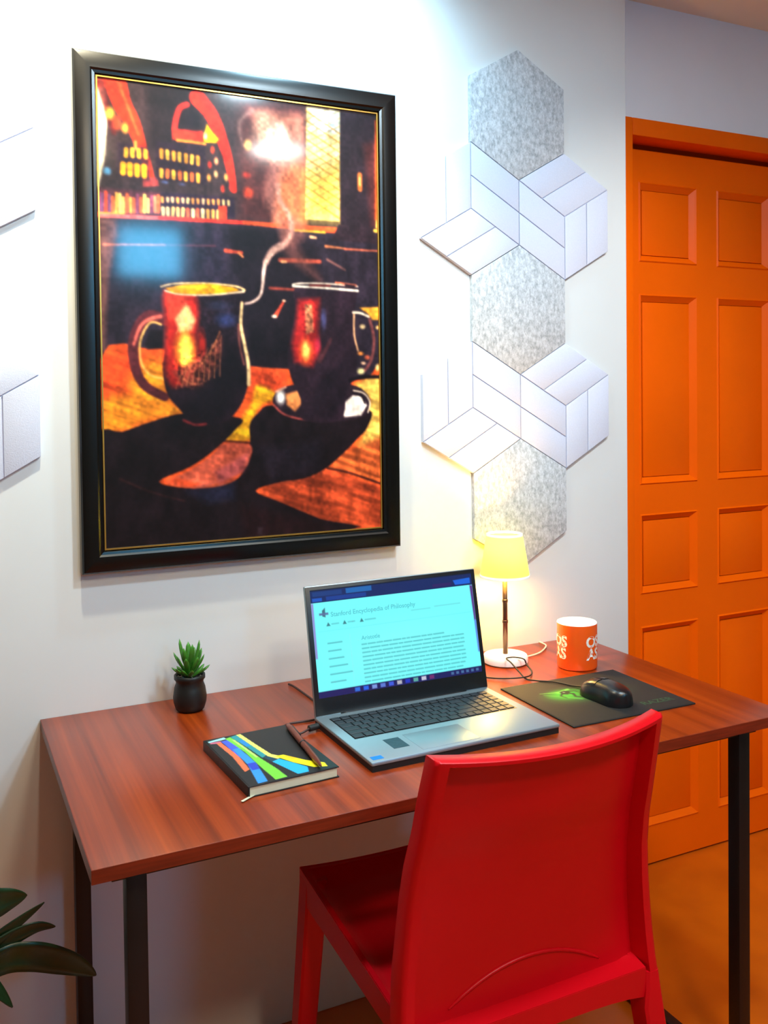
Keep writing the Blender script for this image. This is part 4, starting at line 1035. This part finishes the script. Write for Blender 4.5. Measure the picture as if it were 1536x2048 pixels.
bulb = obj('bulb', bm, mat('lit_bulb_glass', (255, 246, 200), 0.3, emit=(255, 196, 110), estr=520.0), lamp, smooth=True)
bm = bmesh.new(); tube(bm, [(0.046, 0.010, 0.005), (0.056, 0.006, 0.0022), (0.090, 0.012, 0.0022), (0.120, 0.030, 0.0022), (0.150, 0.060, 0.0022), (0.155, 0.092, 0.0022)], 0.0018, 8); obj('lamp_cord', bm, M['cord_w'], lamp, smooth=True)

# ------------------------------------------------------------------ orange mug
mg = tag(empty('mug', (0.0120, -0.1930, TZ)), 'orange mug with white interior and bold white lettering behind the mouse pad', 'mug')
mr, mh = 0.0420, 0.0960
bm = bmesh.new(); lathe(bm, [(mr-0.004, 0.0), (mr-0.001, 0.001), (mr, 0.004), (mr, mh-0.0015)], 64, cap1=False); obj('body', bm, M['mug'], mg, smooth=True)
bm = bmesh.new(); lathe(bm, [(mr, mh-0.0016), (mr-0.0006, mh), (mr-0.0026, mh), (mr-0.0034, mh-0.003), (mr-0.0034, 0.006), (0.001, 0.005)], 64, cap0=False); obj('white_interior', bm, M['mug_in'], mg, smooth=True)
bm = bmesh.new(); tube(bm, [(0.030, 0.028, 0.076), (0.050, 0.046, 0.079), (0.060, 0.056, 0.060), (0.056, 0.052, 0.034), (0.030, 0.028, 0.020)], 0.0052, 12); obj('handle', bm, M['mug'], mg, smooth=True)
va = math.atan2(-1.7604+0.193, -1.2038-0.012)      # direction from mug to the viewer side of the desk
def wrap(ctr):
    def f(co):
        a = ctr + co.x/mr; r = mr+0.0003+co.y*0
        return Vector((r*math.cos(a), r*math.sin(a), co.z))
    return f
for ctr in (va-0.98, va+0.93):
    for body, z0 in (('OS', 0.050), ('AS', 0.0245)):
        mw = Matrix.Translation((-0.0, 0, z0)) @ Matrix.Rotation(math.radians(90), 4, 'X')
        text_mesh('lettering', body, 0.0315, M['print_white'], mg, mw, depth=0.0, bold=0.0011, align='CENTER', post=wrap(ctr))

# ------------------------------------------------------------------ mouse pad and mouse
pad = tag(empty('mouse_pad', (-0.0815, -0.3680, TZ), math.radians(-1.0)), 'black cloth mouse pad with a green glow print under the mouse', 'mouse pad')
mbox('pad_sheet', (-0.1375, 0.1375, -0.1180, 0.1180, 0.0, 0.0026), M['cloth'], pad, bev=0.0008)
glow = [('P', (13, 15, 16), 1, 1, [(0, 0), (270, 0), (270, 230), (0, 230)]),
 ('B', (38, 70, 30), .8, 125, 100, 110, 56, 0), ('B', (40, 130, 30), .8, 92, 92, 62, 44, 0), ('B', (60, 176, 40), .9, 88, 86, 44, 30, 0),
 ('L', (110, 190, 70), .9, 2, 2, 7, [(46, 62), (80, 70), (110, 62)]), ('L', (84, 170, 60), .8, 2, 2, 7, [(48, 72), (74, 96), (100, 120)]),
 ('P', (18, 20, 16), 1, 1.5, [(84, 70), (98, 66), (104, 78), (92, 88), (84, 82)]), ('L', (16, 40, 14), 1, 1.5, 7, 3, [(90, 76), (104, 88), (98, 104), (112, 112), (124, 100)]), ('L', (16, 40, 14), 1, 1.5, 5, 2, [(86, 78), (74, 90), (78, 104)]), ('L', (16, 40, 14), 1, 1.5, 5, 2, [(100, 72), (116, 76), (120, 88)]),
 ('B', (190, 200, 180), .9, 92, 74, 3, 3, 0), ('B', (110, 240, 70), .9, 80, 72, 5, 6, 0)]
im = paint(270, 230, 136, 116, glow, (13, 15, 16))
me = print_mesh('pad_print', 0.270, 0.230, 136, 116, im, lambda u, v: (u-0.135, 0.115-v, np.full_like(u, 0.0029)))
link('pad_print', me, print_mat('pad_print_ink', 0.75, gain=0.8), pad)
text_mesh('pad_lettering', 'RAZER', 0.024, M['green_ink'], pad, Matrix.Translation((0.045, -0.086, 0.0031)), depth=0.00003, bold=0.0002)
ms = tag(empty('mouse', (-0.0780, -0.3950, TZ+0.0036), math.radians(4)), 'black computer mouse with a glossy highlight on the green-printed pad', 'mouse')
def mouse_shell(x0, x1, y0, y1, lift=0.0, nx=14, ny=22):
    bm = bmesh.new(); top = []
    for j in range(ny+1):
        y = y0+(y1-y0)*j/ny; ty = y/0.058; hw = 0.0300*max(0, 1-abs(ty)**3.2)**0.5*(1-0.06*math.cos(ty*4)); r = []
        hh = 0.034*max(0, 1-abs((y+0.008)/0.068)**2.5)**0.62
        for i in range(nx+1):
            x = (x0+(x1-x0)*i/nx); xx = x*hw/0.0325; z = (hh+lift)*max(0, 1-abs(x/0.0330)**3.0)**0.45+0.001
            r.append(bm.verts.new((xx, y, z)))
        top.append(r)
    for j in range(ny):
        for i in range(nx): bm.faces.new((top[j][i], top[j][i+1], top[j+1][i+1], top[j+1][i]))
    bd = [e for e in bm.edges if e.is_boundary]; g = bmesh.ops.extrude_edge_only(bm, edges=bd)['geom']
    for v in g:
        if isinstance(v, bmesh.types.BMVert): v.co.z = max(0.0, v.co.z-0.004) if lift else 0.0
    if not lift: bmesh.ops.holes_fill(bm, edges=[e for e in bm.edges if e.is_boundary], sides=0)
    bmesh.ops.remove_doubles(bm, verts=bm.verts[:], dist=1e-6)
    return bm
M['mouse'] = mat('satin_black_mouse_plastic', (18, 19, 22), 0.28, var=0.1)
obj('body', mouse_shell(-0.0325, 0.0325, -0.0575, 0.0575), M['mouse'], ms, auto=60)
for sg in (-1, 1): obj('button', mouse_shell(sg*0.003 if sg > 0 else -0.0255, 0.0255 if sg > 0 else -0.003, 0.008, 0.0555, lift=0.0012, nx=8, ny=12), M['mouse'], ms, auto=60)
bm = bmesh.new(); lathe(bm, [(0.0095, -0.003), (0.0105, -0.002), (0.0105, 0.002), (0.0095, 0.003)], 24); wh = obj('scroll_wheel', bm, M['rubber'], ms, auto=40); wh.rotation_euler = (0, math.radians(90), 0); wh.location = (0, 0.030, 0.0215)
bm = bmesh.new(); tube(bm, [(0.0, 0.054, 0.008), (-0.004, 0.085, 0.0022), (-0.020, 0.125, 0.0022), (-0.040, 0.150, 0.001), (-0.046, 0.180, -0.0015), (-0.046, 0.200, 0.006), (-0.043, 0.232, 0.0176), (-0.032, 0.262, 0.0176), (-0.012, 0.262, 0.0172), (-0.002, 0.242, 0.0166), (0.001, 0.236, 0.006), (-0.010, 0.205, -0.0010), (-0.050, 0.180, 0.0020), (-0.10, 0.215, -0.0010), (-0.14, 0.28, -0.0010)], 0.0016, 8); obj('mouse_cord', bm, M['rubber'], ms, smooth=True)

# ------------------------------------------------------------------ floor plant at the left
fp = tag(empty('floor_plant', (-1.33, -0.36, 0)), 'dark green strap-leaved plant at the left end of the desk', 'plant')
bm = bmesh.new(); lathe(bm, [(0.085, 0), (0.092, 0.004), (0.120, 0.30), (0.128, 0.302), (0.128, 0.33), (0.118, 0.33), (0.114, 0.295), (0.001, 0.295)], 44); obj('planter', bm, M['terracotta'], fp, auto=40)
bm = bmesh.new(); lathe(bm, [(0.1135, 0.2955), (0.113, 0.312), (0.001, 0.318)], 36); obj('soil', bm, M['soil'], fp, smooth=True)
def strap(pts, wd, mt='dark_leaf', fold=0.25, side=(0, 0, 1)):
    P = [Vector(p)-Vector((-1.33, -0.36, 0)) for p in pts]; bm = bmesh.new(); out = []
    for i in range(len(P)-1):
        p0, p1, p2, p3 = P[max(i-1, 0)], P[i], P[i+1], P[min(i+2, len(P)-1)]
        for j in range(7):
            t = j/7; out.append(0.5*((2*p1)+(p2-p0)*t+(2*p0-5*p1+4*p2-p3)*t*t+(3*p1-p0-3*p2+p3)*t**3))
    out.append(P[-1]); n = len(out); rows_ = []
    for i, p in enumerate(out):
        t = i/(n-1); dd = (out[min(i+1, n-1)]-out[max(i-1, 0)]).normalized(); sd = Vector(side); sd = (sd-dd*sd.dot(dd)).normalized(); nn = dd.cross(sd)
        w_ = wd*(0.30+0.70*math.sin(min(1, t/0.55)*math.pi/2))*(1-max(0, (t-0.55)/0.45)**1.8)+0.0006
        rows_.append([bm.verts.new(p+sd*w_*k+nn*(abs(k)*fold*w_+h)) for h in (0.0, 0.0016) for k in (-1, -0.5, 0, 0.5, 1)])
    for a, b in zip(rows_, rows_[1:]):
        for i in range(4): bm.faces.new((a[i], a[i+1], b[i+1], b[i])); bm.faces.new((a[5+i], b[5+i], b[6+i], a[6+i]))
        bm.faces.new((a[0], b[0], b[5], a[5])); bm.faces.new((a[4], a[9], b[9], b[4]))
    for a in (rows_[0], rows_[-1]): bm.faces.new(a[:5]+a[5:][::-1])
    return obj('leaf', bm, M[mt], fp, smooth=True)
c0 = (-1.33, -0.35, 0.305)
strap([c0, (-1.27, -0.33, 0.45), (-1.18, -0.31, 0.535), (-1.13, -0.30, 0.542), (-1.094, -0.30, 0.541)], 0.026)
strap([c0, (-1.26, -0.33, 0.40), (-1.19, -0.31, 0.455), (-1.132, -0.30, 0.490), (-1.070, -0.30, 0.524)], 0.0125)
strap([c0, (-1.25, -0.33, 0.40), (-1.18, -0.31, 0.455), (-1.13, -0.30, 0.478), (-1.085, -0.30, 0.490), (-1.055, -0.30, 0.483)], 0.0125)
strap([c0, (-1.27, -0.36, 0.40), (-1.20, -0.33, 0.445), (-1.133, -0.30, 0.453), (-1.09, -0.30, 0.449), (-1.045, -0.295, 0.425), (-1.015, -0.29, 0.402), (-0.995, -0.285, 0.382)], 0.0215, side=(0.2, 0.0, 1))
for i in range(9):
    a = 1.4+i*0.55; q = lambda r, z: (-1.33+r*math.cos(a), -0.35+r*math.sin(a)*0.8, z)
    strap([c0, q(0.05, 0.42), q(0.12, 0.50+0.02*(i % 3)), q(0.19, 0.50), q(0.23, 0.46)], 0.018, side=(-math.sin(a), math.cos(a), 0.2))
